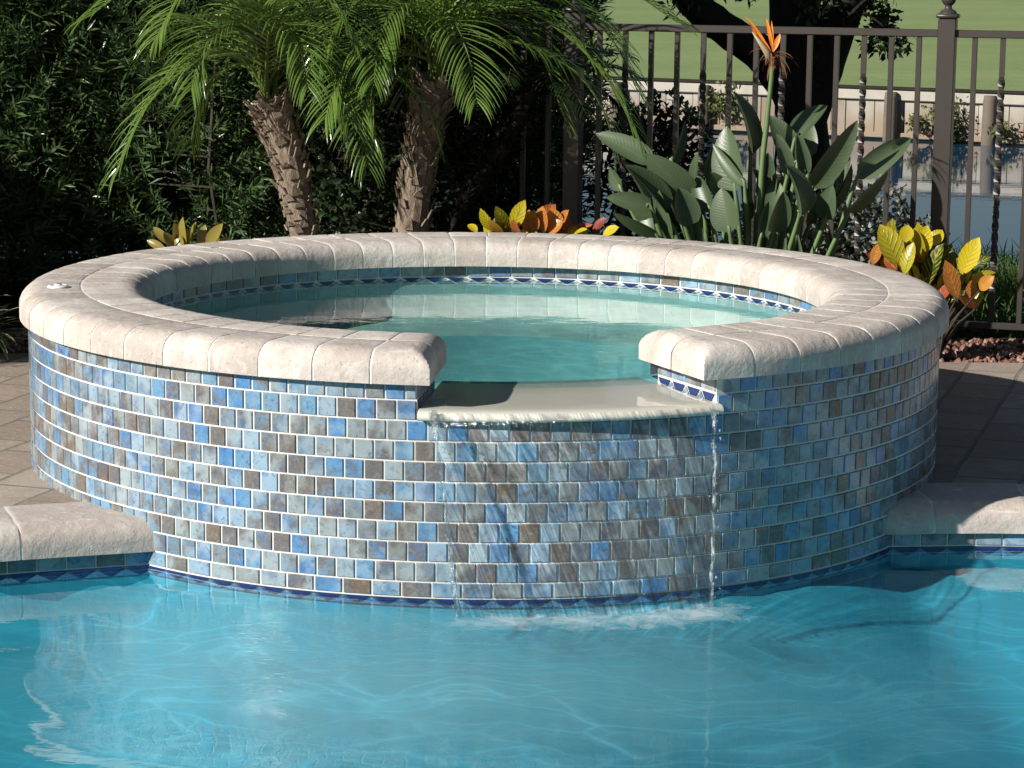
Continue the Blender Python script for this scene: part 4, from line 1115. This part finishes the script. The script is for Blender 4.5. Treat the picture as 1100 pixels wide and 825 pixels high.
sp = V((-1.98, 1.72, -.03)); vs_ = thing('striped_plant', 'small plant with cream-edged arching leaves at the left edge beside the spa', 'plant', sp)
t = NT('cream_edged_leaf'); co = t.coord(); col, al, ac, rnd = t.tint()
dd = t.math('ABSOLUTE', t.math('SUBTRACT', ac, .5)); cc_ = t.mix(t.ramp(dd, [(.24, 0.0), (.36, 1.0)]), t.mix(rnd, (.04,.08,.02), (.08,.14,.04)), (.50,.50,.30))
mvar = t.done(t.bsdf(cc_, .38, .45))
for k in range(70):
    m = MB(); a = random.uniform(0, 2*pi); e = random.uniform(.5, 1.4); b = sp + V((random.uniform(-.1,.1), random.uniform(-.1,.1), random.uniform(0,.10)))
    strip_leaf(m, b, V((cos(a)*cos(e), sin(a)*cos(e), sin(e))), V((-cos(a)*.6, -sin(a)*.6, 1)), random.uniform(.17,.32), random.uniform(.018,.028), random.uniform(.6,1.9), 7, .3, 'oval', random.random()); m.build('leaf', mvar, vs_, True)
reloc(vs_, sp)

# ------------------------------------------------------------------ stones, grass
random.seed(61)
sm = MB()
ico = bmesh.new(); bmesh.ops.create_icosphere(ico, subdivisions=1, radius=1.0); iv = [v.co.copy() for v in ico.verts]; ifs = [tuple(v.index for v in f.verts) for f in ico.faces]; ico.free()
def stone(x, y, z, s):
    q = Matrix.Rotation(random.uniform(0,6.3), 3, 'Z') @ Matrix.Rotation(random.uniform(0,6.3), 3, 'X'); k = V((random.uniform(.6,1.2), random.uniform(.6,1.2), random.uniform(.5,.9)))*s
    sd = random.uniform(0, 99); vs = [V((x,y,z)) + q @ V((p.x*k.x, p.y*k.y, p.z*k.z))*(1 + .35*noise.noise(p*1.7 + V((sd,0,0)))) for p in iv]
    sm.add(vs, ifs, (random.random(), random.random(), random.random()))
for _ in range(6200):
    x = random.uniform(-2.6, 3.0); y = random.uniform(1.76, 2.35)
    if -1.2 < x < .9 and random.random() < .6: continue
    stone(x, y, -.018 + random.uniform(0,.02), random.uniform(.008,.019))
o = sm.build('stone_mulch', M['stone']); o['kind'] = 'stuff'; o['label'] = 'reddish lava stones covering the garden bed behind the deck'; o['category'] = 'stones'
gb = MB(); random.seed(62)
for _ in range(15000):
    x = random.uniform(-.2, 4.6); y = 2.55 + 2.6*random.random()**1.4
    if y < FA.y + (FD.y/FD.x)*(x - FA.x) + .12: continue
    L = random.uniform(.07,.17)*(1.5 if random.random() < .2 else 1); d = V((random.gauss(0,.35), random.gauss(0,.35), 1)).normalized(); s = d.cross(rv()).normalized()*random.uniform(.0025,.0045); b = V((x, y, -.04)); h = random.random()
    k = d*L*.55; e = d*L + V((d.x, d.y, -.4))*L*.35
    gb.add([b - s, b + s, b + k + s*.8, b + k - s*.8, b + e], [(0,1,2,3), (3,2,4)], [(0,.5,h)]*2 + [(.5,.5,h)]*2 + [(1,.5,h)])
o = gb.build('bank_grass', M['grassblade']); o['kind'] = 'stuff'; o['label'] = 'long grass growing on the canal bank beyond the fence'; o['category'] = 'grass'
# tufts rooted in the sea wall
def tuft(u, v, s, mat, label, seed):
    random.seed(seed)
    d = M3 @ V(((u - 550)/FPX, -(v - 412.5)/FPX, -1)); nrm = SN; t = ((SA - SN*.1 - CAM).dot(nrm)) / d.dot(nrm); c = CAM + d*t
    root = thing('seawall_weed', label, 'plant', c); m = MB()
    for _ in range(int(420*s)):
        q = c + V((random.gauss(0,.20*s), random.uniform(-.25,.0), random.gauss(0,.17*s))); dart(m, q, (rv() + V((0,-.3,.4))).normalized(), random.uniform(.06,.12), random.uniform(.025,.05), random.random())
    m.build('foliage', mat, root); st = MB()
    for k in range(6): st.tube([c + V((0,.05,-.1)), c + V((random.uniform(-.2,.2)*s, -.1, random.uniform(-.1,.25)*s))], [.012,.004], 5)
    st.build('stem', M['stem'], root); reloc(root, c)
weed = leaf_mat('dry_weed_leaf', (.10,.12,.035), (.22,.24,.09), .5, .2, .3)
tuft(1014, 124, .62, weed, 'olive weedy bush growing from the seawall right of the fence post', 71)
tuft(1018, 146, .42, M['shrubleaf'], 'dark weed at the waterline of the seawall right of the fence post', 72)
tuft(1074, 141, .34, weed, 'small weed on the seawall at the right edge', 73)
tuft(775, 112, .62, weed, 'pale weedy bush on the seawall left of the oak trunk', 74)
tuft(983, 131, .28, weed, 'small weed on the seawall left of the fence post', 75)

# ------------------------------------------------------------------ light
world = bpy.data.worlds.new('World'); S.world = world; world.use_nodes = True
wt = world.node_tree; bg = wt.nodes['Background']
sky = wt.nodes.new('ShaderNodeTexSky'); sky.sky_type = 'NISHITA'; sky.sun_disc = False
sky.sun_elevation = math.asin(SUN.z); sky.sun_rotation = atan2(SUN.x, SUN.y); sky.air_density = 1.0; sky.dust_density = .6; sky.ozone_density = 1.2
wt.links.new(sky.outputs[0], bg.inputs[0]); bg.inputs[1].default_value = .044
sd = bpy.data.lights.new('sun', 'SUN'); sd.energy = 6.4; sd.angle = radians(.53); sd.color = (1.0, .955, .88)
so = bpy.data.objects.new('sun', sd); COL.objects.link(so); so.rotation_euler = SUN.to_track_quat('Z', 'Y').to_euler(); so.location = SUN*30

S.view_settings.view_transform = 'Standard'; S.view_settings.look = 'None'; S.view_settings.exposure = 0.0; S.view_settings.gamma = 1.0
S.render.engine = 'CYCLES'; cy = S.cycles
cy.max_bounces = 8; cy.diffuse_bounces = 3; cy.glossy_bounces = 4; cy.transmission_bounces = 4; cy.transparent_max_bounces = 16
cy.caustics_reflective = False; cy.caustics_refractive = False; cy.sample_clamp_indirect = 6.0
cy.use_denoising = True
